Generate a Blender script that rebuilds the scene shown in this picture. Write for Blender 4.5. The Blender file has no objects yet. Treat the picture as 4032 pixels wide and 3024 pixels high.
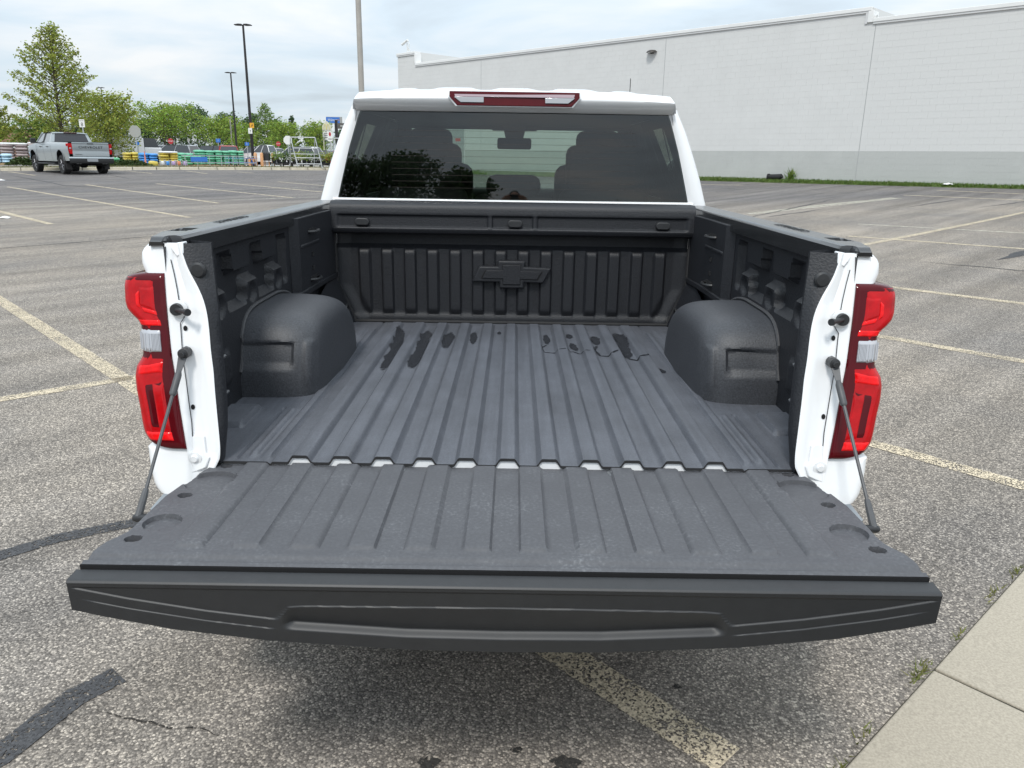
import bpy, bmesh, math, random
import numpy as np
from mathutils import Vector, Matrix
R = math.radians
scene = bpy.context.scene
C = scene.collection

# ------------------------------------------------------------------ camera
HC, PITCH, ROLL = 1.70, R(16.2), R(0.87)
fw = Vector((0, math.cos(PITCH), -math.sin(PITCH)))
up0 = Vector((0, math.sin(PITCH), math.cos(PITCH)))
rt0 = Vector((1, 0, 0))
rt = rt0 * math.cos(ROLL) + up0 * math.sin(ROLL)
up = up0 * math.cos(ROLL) - rt0 * math.sin(ROLL)
cam = bpy.data.objects.new('camera', bpy.data.cameras.new('camera'))
C.objects.link(cam)
M = Matrix.Identity(4)
for i in range(3):
    M[i][0], M[i][1], M[i][2] = rt[i], up[i], -fw[i]
M[2][3] = HC
cam.matrix_world = M
cam.data.sensor_width = 36
cam.data.lens = 36 * 3029 / 4032
cam.data.clip_start = 0.05
cam.data.clip_end = 2000
scene.camera = cam

# ------------------------------------------------------------------ sky, sun, exposure
SUN_EL, SUN_AZ = 53, 196          # degrees; azimuth clockwise from +Y (behind the camera, a little left)
world = bpy.data.worlds.new('World'); scene.world = world
world.use_nodes = True
nt = world.node_tree; N = nt.nodes; K = nt.links
N.clear()
def wn(t, **k):
    n = N.new(t)
    for a, b in k.items(): setattr(n, a, b)
    return n
out = wn('ShaderNodeOutputWorld'); bgn = wn('ShaderNodeBackground'); K.new(bgn.outputs[0], out.inputs[0])
sky = wn('ShaderNodeTexSky', sky_type='NISHITA', sun_disc=False)
sky.sun_elevation = R(SUN_EL); sky.sun_rotation = R(SUN_AZ)
skym = wn('ShaderNodeMix', data_type='RGBA', blend_type='MULTIPLY'); skym.inputs[0].default_value = 1
skym.inputs[7].default_value = (0.085, 0.085, 0.085, 1)
K.new(sky.outputs[0], skym.inputs[6])
tc = wn('ShaderNodeTexCoord'); sep = wn('ShaderNodeSeparateXYZ'); K.new(tc.outputs['Generated'], sep.inputs[0])
# cloud layer: project the view direction on a high flat deck so that the clouds flatten towards the horizon
zz = wn('ShaderNodeMath', operation='MAXIMUM'); K.new(sep.outputs[2], zz.inputs[0]); zz.inputs[1].default_value = 0.0
zd = wn('ShaderNodeMath', operation='ADD'); K.new(zz.outputs[0], zd.inputs[0]); zd.inputs[1].default_value = 0.09
dv = wn('ShaderNodeVectorMath', operation='DIVIDE'); K.new(tc.outputs['Generated'], dv.inputs[0])
cmb = wn('ShaderNodeCombineXYZ'); K.new(zd.outputs[0], cmb.inputs[0]); K.new(zd.outputs[0], cmb.inputs[1]); cmb.inputs[2].default_value = 1
K.new(cmb.outputs[0], dv.inputs[1])
no = wn('ShaderNodeTexNoise'); K.new(dv.outputs[0], no.inputs['Vector'])
no.inputs['Scale'].default_value = 0.75; no.inputs['Detail'].default_value = 7; no.inputs['Roughness'].default_value = 0.52; no.inputs['Distortion'].default_value = 0.35
rp = wn('ShaderNodeValToRGB'); K.new(no.outputs[0], rp.inputs[0])
e = rp.color_ramp.elements
e[0].position = 0.30; e[0].color = (0.57, 0.645, 0.71, 1)
e[1].position = 0.66; e[1].color = (0.93, 0.95, 0.965, 1)
e2 = rp.color_ramp.elements.new(0.47); e2.color = (0.71, 0.82, 0.91, 1)
# overcast sky: three times as bright overhead as at the horizon
lum = wn('ShaderNodeMath', operation='MULTIPLY_ADD'); K.new(zz.outputs[0], lum.inputs[0]); lum.inputs[1].default_value = 1.05; lum.inputs[2].default_value = 0.78
cl = wn('ShaderNodeMix', data_type='RGBA', blend_type='MULTIPLY'); cl.inputs[0].default_value = 1
K.new(rp.outputs[0], cl.inputs[6]); K.new(lum.outputs[0], cl.inputs[7])
mx = wn('ShaderNodeMix', data_type='RGBA'); mx.inputs[0].default_value = 0.9
K.new(skym.outputs[2], mx.inputs[6]); K.new(cl.outputs[2], mx.inputs[7])
K.new(mx.outputs[2], bgn.inputs[0]); bgn.inputs[1].default_value = 0.83
sun = bpy.data.objects.new('sun', bpy.data.lights.new('sun', 'SUN')); C.objects.link(sun)
sun.data.energy = 1.5; sun.data.angle = R(10); sun.data.color = (1, 0.96, 0.9)
sd = Vector((math.sin(R(SUN_AZ)) * math.cos(R(SUN_EL)), math.cos(R(SUN_AZ)) * math.cos(R(SUN_EL)), math.sin(R(SUN_EL))))
sun.rotation_euler = sd.to_track_quat('Z', 'Y').to_euler(); sun.location = (0, -10, 30)
vs = scene.view_settings
vs.view_transform = 'Standard'; vs.look = 'None'; vs.gamma = 1; vs.exposure = 0.54; vs.use_curve_mapping = False
scene.cycles.max_bounces = 8; scene.cycles.transparent_max_bounces = 12

# ------------------------------------------------------------------ materials
MATS = {}
def mat(name, col=(.5, .5, .5), rough=.5, metal=0, spec=.5, coat=0, noise=None, bump=None, vary=None, trans=0):
    """noise=(scale, amount): value mottling;  bump=(scale, strength, distance);  vary=amount: per-island value change"""
    if name in MATS: return MATS[name]
    m = bpy.data.materials.new(name); m.use_nodes = True; MATS[name] = m
    n = m.node_tree.nodes; k = m.node_tree.links; b = n['Principled BSDF']
    b.inputs['Base Color'].default_value = (*col, 1); b.inputs['Roughness'].default_value = rough
    b.inputs['Metallic'].default_value = metal; b.inputs['Specular IOR Level'].default_value = spec
    b.inputs['Coat Weight'].default_value = coat; b.inputs['Coat Roughness'].default_value = 0.06
    if trans: b.inputs['Transmission Weight'].default_value = trans
    t = n.new('ShaderNodeTexCoord')
    src = None
    if noise:
        x = n.new('ShaderNodeTexNoise'); x.inputs['Scale'].default_value = noise[0]; x.inputs['Detail'].default_value = 5; x.inputs['Roughness'].default_value = .62
        k.new(t.outputs['Object'], x.inputs['Vector'])
        mr = n.new('ShaderNodeMapRange'); mr.inputs[1].default_value = .3; mr.inputs[2].default_value = .7
        mr.inputs[3].default_value = 1 - noise[1]; mr.inputs[4].default_value = 1 + noise[1]
        k.new(x.outputs[0], mr.inputs[0]); src = mr.outputs[0]
    if vary:
        g = n.new('ShaderNodeNewGeometry'); mr = n.new('ShaderNodeMapRange')
        mr.inputs[3].default_value = 1 - vary; mr.inputs[4].default_value = 1 + vary
        k.new(g.outputs['Random Per Island'], mr.inputs[0])
        if src:
            mu = n.new('ShaderNodeMath'); mu.operation = 'MULTIPLY'; k.new(src, mu.inputs[0]); k.new(mr.outputs[0], mu.inputs[1]); src = mu.outputs[0]
        else: src = mr.outputs[0]
    if src:
        h = n.new('ShaderNodeHueSaturation'); h.inputs['Color'].default_value = (*col, 1); k.new(src, h.inputs['Value'])
        k.new(h.outputs[0], b.inputs['Base Color'])
    if bump:
        x = n.new('ShaderNodeTexNoise'); x.inputs['Scale'].default_value = bump[0]; x.inputs['Detail'].default_value = 3
        k.new(t.outputs['Object'], x.inputs['Vector'])
        bp = n.new('ShaderNodeBump'); bp.inputs['Strength'].default_value = bump[1]; bp.inputs['Distance'].default_value = bump[2]
        k.new(x.outputs[0], bp.inputs['Height']); k.new(bp.outputs[0], b.inputs['Normal'])
    return m

def nodes(m):
    return m.node_tree.nodes, m.node_tree.links, m.node_tree.nodes['Principled BSDF']

def glass(name, tint, ior=1.8, rough=0.0):
    m = bpy.data.materials.new(name); m.use_nodes = True; MATS[name] = m
    n = m.node_tree.nodes; k = m.node_tree.links; n.clear()
    o = n.new('ShaderNodeOutputMaterial'); ms = n.new('ShaderNodeMixShader'); tr = n.new('ShaderNodeBsdfTransparent'); gl = n.new('ShaderNodeBsdfGlossy'); fr = n.new('ShaderNodeFresnel')
    tr.inputs[0].default_value = (*tint, 1); gl.inputs['Roughness'].default_value = rough; 
    ge = n.new('ShaderNodeNewGeometry'); mi = n.new('ShaderNodeMapRange'); mi.inputs[3].default_value = ior; mi.inputs[4].default_value = 1 / ior   # thin pane: both faces reflect alike
    k.new(ge.outputs['Backfacing'], mi.inputs[0]); k.new(mi.outputs[0], fr.inputs[0])
    k.new(fr.outputs[0], ms.inputs[0]); k.new(tr.outputs[0], ms.inputs[1]); k.new(gl.outputs[0], ms.inputs[2]); k.new(ms.outputs[0], o.inputs[0])
    return m

WHITE = mat('white_paint', (.80, .81, .82), .22, coat=.6, noise=(3, .015))
LINER = mat('shaded_bedliner', (.0145, .0158, .0195), .52, spec=.45, noise=(190, .45), bump=(170, .38, .004))  # bedliner darkened for the walls; their shade is put into the colour
LINER_WH = mat('lit_wheelhouse_bedliner', (.044, .047, .054), .52, spec=.5, noise=(190, .40), bump=(170, .28, .003))  # same liner, colour raised for the light on the wheel houses
LINER_FLOOR = mat('lit_floor_bedliner', (.074, .079, .092), .52, spec=.5, noise=(220, .22), bump=(300, .35, .0015))  # same liner again, lightened in colour for the brightly lit floor
n_, k_, b_ = nodes(LINER_FLOOR)          # dust and long wear marks on the floor
t_ = n_.new('ShaderNodeTexCoord'); mp_ = n_.new('ShaderNodeMapping'); mp_.inputs['Scale'].default_value = (26, 1.3, 1); k_.new(t_.outputs['Object'], mp_.inputs[0])
x_ = n_.new('ShaderNodeTexNoise'); x_.inputs['Scale'].default_value = 1; x_.inputs['Detail'].default_value = 9; x_.inputs['Roughness'].default_value = .7; k_.new(mp_.outputs[0], x_.inputs[0])
y_ = n_.new('ShaderNodeTexNoise'); y_.inputs['Scale'].default_value = 4; y_.inputs['Detail'].default_value = 10; y_.inputs['Roughness'].default_value = .75; k_.new(t_.outputs['Object'], y_.inputs[0])
m_ = n_.new('ShaderNodeMath'); m_.operation = 'MULTIPLY'; k_.new(x_.outputs[0], m_.inputs[0]); k_.new(y_.outputs[0], m_.inputs[1])
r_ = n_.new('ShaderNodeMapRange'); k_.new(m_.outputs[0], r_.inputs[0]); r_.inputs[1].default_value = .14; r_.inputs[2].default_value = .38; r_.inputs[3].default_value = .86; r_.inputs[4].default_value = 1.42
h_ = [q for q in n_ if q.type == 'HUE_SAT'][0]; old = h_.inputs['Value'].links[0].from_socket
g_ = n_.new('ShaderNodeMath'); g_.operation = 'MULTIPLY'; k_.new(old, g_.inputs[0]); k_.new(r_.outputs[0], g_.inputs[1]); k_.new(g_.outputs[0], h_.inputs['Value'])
PLASTIC = mat('black_grained_plastic', (.022, .023, .025), .48, spec=.5, noise=(25, .10), bump=(900, .10, .001))
RAILP = mat('rail_cap_plastic', (.030, .031, .033), .20, spec=.55, noise=(12, .10), bump=(700, .04, .001))
RUBBER = mat('black_rubber', (.018, .018, .019), .75, noise=(30, .2))
DARK = mat('dark_cavity', (.006, .006, .007), .9)
STEEL = mat('grey_steel', (.30, .31, .32), .38, metal=.9, noise=(20, .1))
CABLE = mat('cable_sheath', (.07, .072, .076), .5, noise=(40, .15))
BUMPER = mat('grey_bumper', (.33, .35, .37), .28, metal=.6, noise=(5, .05))
REDD = mat('dark_red_lens', (.075, .002, .005), .06, spec=.25, noise=(18, .08))
REDM = mat('red_lens', (.42, .003, .006), .07, spec=.3, noise=(30, .22))
REDB = mat('bright_red_lens', (.75, .006, .008), .09, spec=.3, noise=(40, .2))
CLEAR = mat('clear_lens', (.46, .46, .48), .14, spec=.8, coat=1, metal=.45)
GLASS_R = glass('rear_privacy_glass', (.40, .45, .42), 1.8)
GLASS_W = glass('windshield_glass', (.80, .95, .84), 1.4)
GLASS_S = glass('side_glass', (.012, .013, .014), 1.6)
SEAT = mat('dark_seat_cloth', (.016, .016, .018), .85, noise=(60, .2))
TYRE = mat('tyre_rubber', (.017, .017, .018), .8, noise=(30, .2))
RIM = mat('grey_alloy', (.22, .22, .23), .35, metal=.8, noise=(15, .1))
GALV = mat('galvanised_metal', (.42, .44, .45), .5, metal=.35, noise=(8, .1))

# ------------------------------------------------------------------ mesh helpers
class MB:
    def __init__(s): s.v = []; s.f = []
    def add(s, vs, fs):
        o = len(s.v); s.v += [tuple(p) for p in vs]; s.f += [tuple(i + o for i in f) for f in fs]; return s
    def grid(s, rows, closed=False):
        nr, nc = len(rows), len(rows[0]); vs = [p for r in rows for p in r]; fs = []
        for i in range(nr - 1):
            for j in range(nc - (0 if closed else 1)):
                j2 = (j + 1) % nc
                fs.append((i * nc + j, i * nc + j2, (i + 1) * nc + j2, (i + 1) * nc + j))
        return s.add(vs, fs)
    def box(s, x0, x1, y0, y1, z0, z1):
        vs = [(x, y, z) for z in (z0, z1) for y in (y0, y1) for x in (x0, x1)]
        return s.add(vs, [(0, 2, 3, 1), (4, 5, 7, 6), (0, 1, 5, 4), (2, 6, 7, 3), (0, 4, 6, 2), (1, 3, 7, 5)])
    def obox(s, c, ax, ay, hx, hy, z0, z1):
        """box standing on the ground with horizontal axes ax, ay"""
        vs = []
        for z in (z0, z1):
            for sy in (-1, 1):
                for sx in (-1, 1):
                    vs.append((c[0] + ax[0] * hx * sx + ay[0] * hy * sy, c[1] + ax[1] * hx * sx + ay[1] * hy * sy, z))
        return s.add(vs, [(0, 2, 3, 1), (4, 5, 7, 6), (0, 1, 5, 4), (2, 6, 7, 3), (0, 4, 6, 2), (1, 3, 7, 5)])
    def tube(s, pts, rad, n=8, caps=True):
        pts = [Vector(p) for p in pts]
        if not isinstance(rad, (list, tuple)): rad = [rad] * len(pts)
        rows = []; ref = None
        for i, p in enumerate(pts):
            d = (pts[min(i + 1, len(pts) - 1)] - pts[max(i - 1, 0)]).normalized()
            if ref is None:
                ref = Vector((0, 0, 1)) if abs(d.z) < .9 else Vector((1, 0, 0))
            a = d.cross(ref).normalized(); b = a.cross(d).normalized(); ref = b
            rows.append([p + (a * math.cos(t) + b * math.sin(t)) * rad[i] for t in [2 * math.pi * q / n for q in range(n)]])
        o = len(s.v); s.grid(rows, True)
        if caps:
            s.f.append(tuple(o + q for q in range(n))); s.f.append(tuple(o + (len(rows) - 1) * n + q for q in range(n)))
        return s
    def prism(s, poly, fn0, fn1):
        """poly of 2D points, fn0/fn1 map them to the two ends"""
        n = len(poly); o = len(s.v)
        s.v += [tuple(fn0(p)) for p in poly] + [tuple(fn1(p)) for p in poly]
        s.f.append(tuple(o + i for i in range(n))); s.f.append(tuple(o + n + i for i in range(n)))
        for i in range(n): s.f.append((o + i, o + (i + 1) % n, o + n + (i + 1) % n, o + n + i))
        return s
    def disc(s, c, u, v, r, n=16, r2=None):
        o = len(s.v); c = Vector(c); u = Vector(u); v = Vector(v)
        s.v += [tuple(c + u * (r * math.cos(2 * math.pi * i / n)) + v * ((r2 or r) * math.sin(2 * math.pi * i / n))) for i in range(n)]
        s.f.append(tuple(o + i for i in range(n))); return s
    def lathe(s, prof, c=(0, 0, 0), axis='z', n=24):
        rows = []
        for r, h in prof:
            row = []
            for q in range(n):
                t = 2 * math.pi * q / n; a, b = r * math.cos(t), r * math.sin(t)
                p = {'z': (a, b, h), 'x': (h, a, b), 'y': (a, h, b)}[axis]
                row.append((c[0] + p[0], c[1] + p[1], c[2] + p[2]))
            rows.append(row)
        return s.grid(rows, True)
    def mesh(s, name, off=(0, 0, 0), smooth=35, recalc=True):
        me = bpy.data.meshes.new(name)
        me.from_pydata([(a - off[0], b - off[1], c - off[2]) for a, b, c in s.v], [], s.f)
        if recalc:
            bm = bmesh.new(); bm.from_mesh(me); bmesh.ops.recalc_face_normals(bm, faces=bm.faces); bm.to_mesh(me); bm.free()
        if smooth:
            me.polygons.foreach_set('use_smooth', [True] * len(me.polygons)); me.set_sharp_from_angle(angle=R(smooth))
        return me
    def build(s, name, m, parent=None, off=(0, 0, 0), smooth=35, bevel=0, recalc=True):
        me = s.mesh(name, off, smooth, recalc); me.materials.append(m)
        return link(name, me, parent, bevel)
def link(name, me, parent=None, bevel=0):
    o = bpy.data.objects.new(name, me); C.objects.link(o); o.parent = parent
    if bevel:
        b = o.modifiers.new('bevel', 'BEVEL'); b.width = bevel; b.segments = 3; b.limit_method = 'ANGLE'; b.angle_limit = R(40)
    return o
def tag(o, label=None, cat=None, group=None, kind=None):
    if label: o['label'] = label
    if cat: o['category'] = cat
    if group: o['group'] = group
    if kind: o['kind'] = kind
    return o
def thing(name, loc, rotz, label, cat, group=None, scale=1):
    o = bpy.data.objects.new(name, None); C.objects.link(o); o.location = loc; o.rotation_euler = (0, 0, rotz); o.empty_display_size = .2
    o.scale = (scale,) * 3
    return tag(o, label, cat, group)
def part(name, me, parent, loc=(0, 0, 0), rot=(0, 0, 0), scale=(1, 1, 1)):
    o = link(name, me, parent); o.location = loc; o.rotation_euler = rot; o.scale = scale; return o
def text_mesh(txt, size, depth=.002, spacing=1.0, sx=1.0):
    cu = bpy.data.curves.new('lettering', 'FONT'); cu.body = txt; cu.size = size; cu.extrude = depth; cu.align_x = 'CENTER'; cu.align_y = 'CENTER'; cu.space_character = spacing
    o = bpy.data.objects.new('lettering', cu); C.objects.link(o)
    dg = bpy.context.evaluated_depsgraph_get(); me = bpy.data.meshes.new_from_object(o.evaluated_get(dg))
    bpy.data.objects.remove(o); bpy.data.curves.remove(cu)
    if sx != 1: me.transform(Matrix.Scale(sx, 4, (1, 0, 0)))
    return me
def ss(a, b, x):
    t = max(0., min(1., (x - a) / (b - a))); return t * t * (3 - 2 * t)
def bandf(x, a, b, w): return ss(a - w / 2, a + w / 2, x) * (1 - ss(b - w / 2, b + w / 2, x))
def interp(x, pts):
    """pts sorted by first value"""
    if x <= pts[0][0]: return pts[0][1]
    for (a, b), (c, d) in zip(pts, pts[1:]):
        if x <= c: return b + (d - b) * (x - a) / (c - a)
    return pts[-1][1]
def frange(a, b, st):
    n = max(1, int(round((b - a) / st))); return [a + (b - a) * i / n for i in range(n + 1)]
def clean_poly(me_name, poly, fn, levels_z=(), levels_y=(), thick=None):
    """flat polygon (y,z) -> cut at levels -> mapped by fn(y,z) -> mesh data"""
    bm = bmesh.new(); vs = [bm.verts.new((0, y, z)) for y, z in poly]; bm.faces.new(vs)
    for z in levels_z: bmesh.ops.bisect_plane(bm, geom=bm.verts[:] + bm.edges[:] + bm.faces[:], plane_co=(0, 0, z), plane_no=(0, 0, 1))
    for y in levels_y: bmesh.ops.bisect_plane(bm, geom=bm.verts[:] + bm.edges[:] + bm.faces[:], plane_co=(0, y, 0), plane_no=(0, 1, 0))
    bmesh.ops.triangulate(bm, faces=bm.faces[:])
    for v in bm.verts: v.co = fn(v.co.y, v.co.z)
    if thick: bmesh.ops.solidify(bm, geom=bm.faces[:], thickness=thick)
    bmesh.ops.recalc_face_normals(bm, faces=bm.faces[:])
    me = bpy.data.meshes.new(me_name); bm.to_mesh(me); bm.free()
    me.polygons.foreach_set('use_smooth', [True] * len(me.polygons)); me.set_sharp_from_angle(angle=R(30))
    return me
def arc(cy, cz, r, a0, a1, n=14):
    return [(cy + r * math.cos(R(a0 + (a1 - a0) * i / n)), cz + r * math.sin(R(a0 + (a1 - a0) * i / n))) for i in range(n + 1)]
# ------------------------------------------------------------------ the ground
def terr(X, Y):
    xc = max(-30, min(25, X)); p = .0091 * xc + .0014 * max(0, xc) ** 2 + .030 * (Y if Y > 0 else Y * .2)
    t = max(0, min(1, X / 12)); c = 1.0 + .15 * t * t * (3 - 2 * t); k = .12
    h = max(0, min(1, .5 + .5 * (c - p) / k)); return c * (1 - h) + p * h - k * h * (1 - h)

def asphalt_mat():
    m = mat('worn_asphalt', (.2, .2, .19), .95, spec=.08); n, k, b = nodes(m)
    t = n.new('ShaderNodeTexCoord')
    vo = n.new('ShaderNodeTexVoronoi'); vo.inputs['Scale'].default_value = 150; vo.inputs['Randomness'].default_value = 1
    k.new(t.outputs['Object'], vo.inputs['Vector'])
    sp = n.new('ShaderNodeSeparateColor'); k.new(vo.outputs['Color'], sp.inputs[0])
    rr = n.new('ShaderNodeValToRGB'); k.new(sp.outputs[0], rr.inputs[0])
    e = rr.color_ramp.elements; e[0].position = 0.0; e[0].color = (.150, .140, .129, 1); e[1].position = 1.0; e[1].color = (.65, .595, .52, 1)
    x = rr.color_ramp.elements.new(.42); x.color = (.246, .228, .208, 1); x = rr.color_ramp.elements.new(.8); x.color = (.375, .344, .306, 1)
    # dark binder between the stones
    dr = n.new('ShaderNodeMapRange'); k.new(vo.outputs['Distance'], dr.inputs[0]); dr.inputs[1].default_value = .35; dr.inputs[2].default_value = .75; dr.inputs[3].default_value = 1; dr.inputs[4].default_value = .6
    m1 = n.new('ShaderNodeMix'); m1.data_type = 'RGBA'; m1.blend_type = 'MULTIPLY'; m1.inputs[0].default_value = 1
    k.new(rr.outputs[0], m1.inputs[6]); k.new(dr.outputs[0], m1.inputs[7])
    # a plain mean colour far away where the stones cannot be told apart is the same average; broad wear patches:
    no = n.new('ShaderNodeTexNoise'); no.inputs['Scale'].default_value = .55; no.inputs['Detail'].default_value = 8; no.inputs['Roughness'].default_value = .6
    k.new(t.outputs['Object'], no.inputs['Vector'])
    wr = n.new('ShaderNodeValToRGB'); k.new(no.outputs[0], wr.inputs[0])
    e = wr.color_ramp.elements; e[0].position = .32; e[0].color = (.80, .80, .82, 1); e[1].position = .68; e[1].color = (1.14, 1.09, 1.03, 1)
    m2 = n.new('ShaderNodeMix'); m2.data_type = 'RGBA'; m2.blend_type = 'MULTIPLY'; m2.inputs[0].default_value = 1
    k.new(m1.outputs[2], m2.inputs[6]); k.new(wr.outputs[0], m2.inputs[7])
    # paver streaks along the lot's 45 degree grid
    mp = n.new('ShaderNodeMapping'); mp.vector_type = 'TEXTURE'; mp.inputs['Rotation'].default_value = (0, 0, R(44)); mp.inputs['Scale'].default_value = (7, .42, 1)
    k.new(t.outputs['Object'], mp.inputs[0])
    n2 = n.new('ShaderNodeTexNoise'); n2.inputs['Scale'].default_value = 1.0; n2.inputs['Detail'].default_value = 6; k.new(mp.outputs[0], n2.inputs['Vector'])
    sr = n.new('ShaderNodeMapRange'); sr.inputs[1].default_value = .3; sr.inputs[2].default_value = .7; sr.inputs[3].default_value = .74; sr.inputs[4].default_value = 1.20; k.new(n2.outputs[0], sr.inputs[0])
    m3 = n.new('ShaderNodeMix'); m3.data_type = 'RGBA'; m3.blend_type = 'MULTIPLY'; m3.inputs[0].default_value = 1
    k.new(m2.outputs[2], m3.inputs[6]); k.new(sr.outputs[0], m3.inputs[7])
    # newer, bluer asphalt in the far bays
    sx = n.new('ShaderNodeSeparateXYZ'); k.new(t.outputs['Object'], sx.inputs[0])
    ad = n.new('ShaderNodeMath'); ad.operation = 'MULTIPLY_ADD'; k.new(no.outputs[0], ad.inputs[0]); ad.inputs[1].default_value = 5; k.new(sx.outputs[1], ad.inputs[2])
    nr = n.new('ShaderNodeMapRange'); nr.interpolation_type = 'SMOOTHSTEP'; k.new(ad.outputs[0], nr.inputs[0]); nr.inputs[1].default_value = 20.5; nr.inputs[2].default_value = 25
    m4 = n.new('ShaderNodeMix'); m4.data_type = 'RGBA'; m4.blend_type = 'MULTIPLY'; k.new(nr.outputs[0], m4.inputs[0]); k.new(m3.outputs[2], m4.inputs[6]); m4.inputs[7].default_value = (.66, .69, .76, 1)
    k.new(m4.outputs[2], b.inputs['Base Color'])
    bp = n.new('ShaderNodeBump'); bp.inputs['Strength'].default_value = .45; bp.inputs['Distance'].default_value = .004; bp.invert = True
    k.new(vo.outputs['Distance'], bp.inputs['Height']); k.new(bp.outputs[0], b.inputs['Normal'])
    return m
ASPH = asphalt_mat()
xs = sorted(set([-700, -400, -200, -120, -80, -60, -45] + list(range(-36, 30, 1)) + [32, 40, 60, 90, 150, 300, 700]))
ys = sorted(set([-500, -250, -120, -80, -60, -45, -30, -20, -12, -8, -5, -3, -2, -1] + list(range(0, 60, 1)) + [65, 75, 90, 120, 180, 300, 600, 1500]))
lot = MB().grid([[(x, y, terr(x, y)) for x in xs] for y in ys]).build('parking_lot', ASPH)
tag(lot, kind='structure')

def worn_paint(name, col, cover, scale=70):
    m = mat(name, col, .8, spec=.2); n, k, b = nodes(m)
    o = n['Material Output']; tr = n.new('ShaderNodeBsdfTransparent'); ms = n.new('ShaderNodeMixShader'); t = n.new('ShaderNodeTexCoord')
    vo = n.new('ShaderNodeTexVoronoi'); vo.inputs['Scale'].default_value = scale; k.new(t.outputs['Object'], vo.inputs['Vector'])
    no = n.new('ShaderNodeTexNoise'); no.inputs['Scale'].default_value = 6; no.inputs['Detail'].default_value = 8; no.inputs['Roughness'].default_value = .7; k.new(t.outputs['Object'], no.inputs['Vector'])
    sp = n.new('ShaderNodeSeparateColor'); k.new(vo.outputs['Color'], sp.inputs[0])
    a = n.new('ShaderNodeMath'); a.operation = 'MULTIPLY_ADD'; k.new(no.outputs[0], a.inputs[0]); a.inputs[1].default_value = 1.6; k.new(sp.outputs[1], a.inputs[2])
    r = n.new('ShaderNodeMapRange'); k.new(a.outputs[0], r.inputs[0]); r.inputs[1].default_value = 1.75 - cover; r.inputs[2].default_value = 1.95 - cover
    k.new(r.outputs[0], ms.inputs[0]); k.new(tr.outputs[0], ms.inputs[1]); k.new(b.outputs[0], ms.inputs[2]); k.new(ms.outputs[0], o.inputs[0])
    hv = n.new('ShaderNodeHueSaturation'); hv.inputs['Color'].default_value = (*col, 1)
    mr = n.new('ShaderNodeMapRange'); mr.inputs[3].default_value = .65; mr.inputs[4].default_value = 1.2; k.new(sp.outputs[0], mr.inputs[0]); k.new(mr.outputs[0], hv.inputs['Value']); k.new(hv.outputs[0], b.inputs['Base Color'])
    return m
PAINT = worn_paint('worn_yellow_paint', (.62, .53, .39), .66, 150)
PAINT2 = worn_paint('faded_paint', (.52, .49, .41), .60)
TAR = worn_paint('tar_sealer', (.075, .076, .080), .90, 150)
CRACK = worn_paint('crack_dark', (.04, .036, .032), .72, 150)  # broken dark film that marks the crack
rng = random.Random(4)
def strip(name, pts, w, m, lift=.004, step=.5, jit=0, taper=False):
    P = []
    for (a, b), (c, d) in zip(pts, pts[1:]):
        L = math.hypot(c - a, d - b); n_ = max(1, int(L / step))
        P += [(a + (c - a) * i / n_, b + (d - b) * i / n_) for i in range(n_)]
    P.append(tuple(pts[-1])); rows = []
    for i, p in enumerate(P):
        a, b = P[max(0, i - 1)], P[min(len(P) - 1, i + 1)]; L = math.hypot(b[0] - a[0], b[1] - a[1]); nx, ny = -(b[1] - a[1]) / L, (b[0] - a[0]) / L
        j = rng.uniform(-jit, jit); ww = w / 2 * (1 + rng.uniform(-1, 1) * (min(.35, jit * 30) if jit else 0))
        if taper: ww *= max(.05, min(1, 4 * min(i, len(P) - 1 - i) / len(P)))
        rows.append([(p[0] + nx * (s * ww + j), p[1] + ny * (s * ww + j), terr(p[0] + nx * s * ww, p[1] + ny * s * ww) + lift) for s in (-1, 0, 1)])
    return MB().grid(rows).build(name, m, lot)
def ext(a, b, k0=0, k1=0):
    L = math.hypot(b[0] - a[0], b[1] - a[1]); u = ((b[0] - a[0]) / L, (b[1] - a[1]) / L)
    return [(a[0] - u[0] * k0, a[1] - u[1] * k0), (b[0] + u[0] * k1, b[1] + u[1] * k1)]
for a, b, w, k0, k1 in [((-11.59, 17.68), (-9.02, 15.22), .13, 3, 0), ((-16.58, 25.9), (-6.89, 16.63), .12, 0, 0), ((-14.76, 27.26), (-7.59, 20.2), .12, 0, 0), ((-12.68, 28.06), (-6.21, 22.08), .12, 0, 0),
        ((-10.76, 28.98), (-6.12, 24.6), .12, 0, 1.5), ((-8.86, 29.64), (-6.89, 27.75), .12, 0, 4), ((-22.97, 36.11), (-19.96, 33.06), .12, 0, 0), ((-19.24, 38.73), (-16.08, 35.27), .12, 0, 0),
        ((-15.95, 38.68), (-13.77, 35.54), .12, 0, 0), ((-13.31, 38.17), (-11.99, 36.53), .12, 0, 0), ((5.79, 12.7), (11.01, 17.05), .12, 2.5, 9), ((5.85, 13.69), (7.81, 11.92), .12, 0, 2), ((4.45, 8.96), (5.37, 8.03), .12, 1, 2.5),
        ((3.26, 6.7), (4.03, 5.89), .12, 1, 2.5), ((12.47, 23.5), (13.72, 21.4), .12, 0, 3), ((10.86, 22.15), (12.7, 19.75), .12, 0, 3), ((6.68, 28.58), (7.91, 27.57), .12, 0, 0), ((2.09, 4.21), (2.62, 3.63), .115, 1, 2),
        ((-5.46, 8.08), (-2.64, 5.17), .125, 3, 2.6), ((0.21, 2.26), (0.55, 1.9), .13, 1.5, .12), ((-3.42, 4.89), (-2.76, 5.4), .115, 2, .05)]:
    strip('painted_line', ext(a, b, k0, k1), w, PAINT, step=.4)
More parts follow.
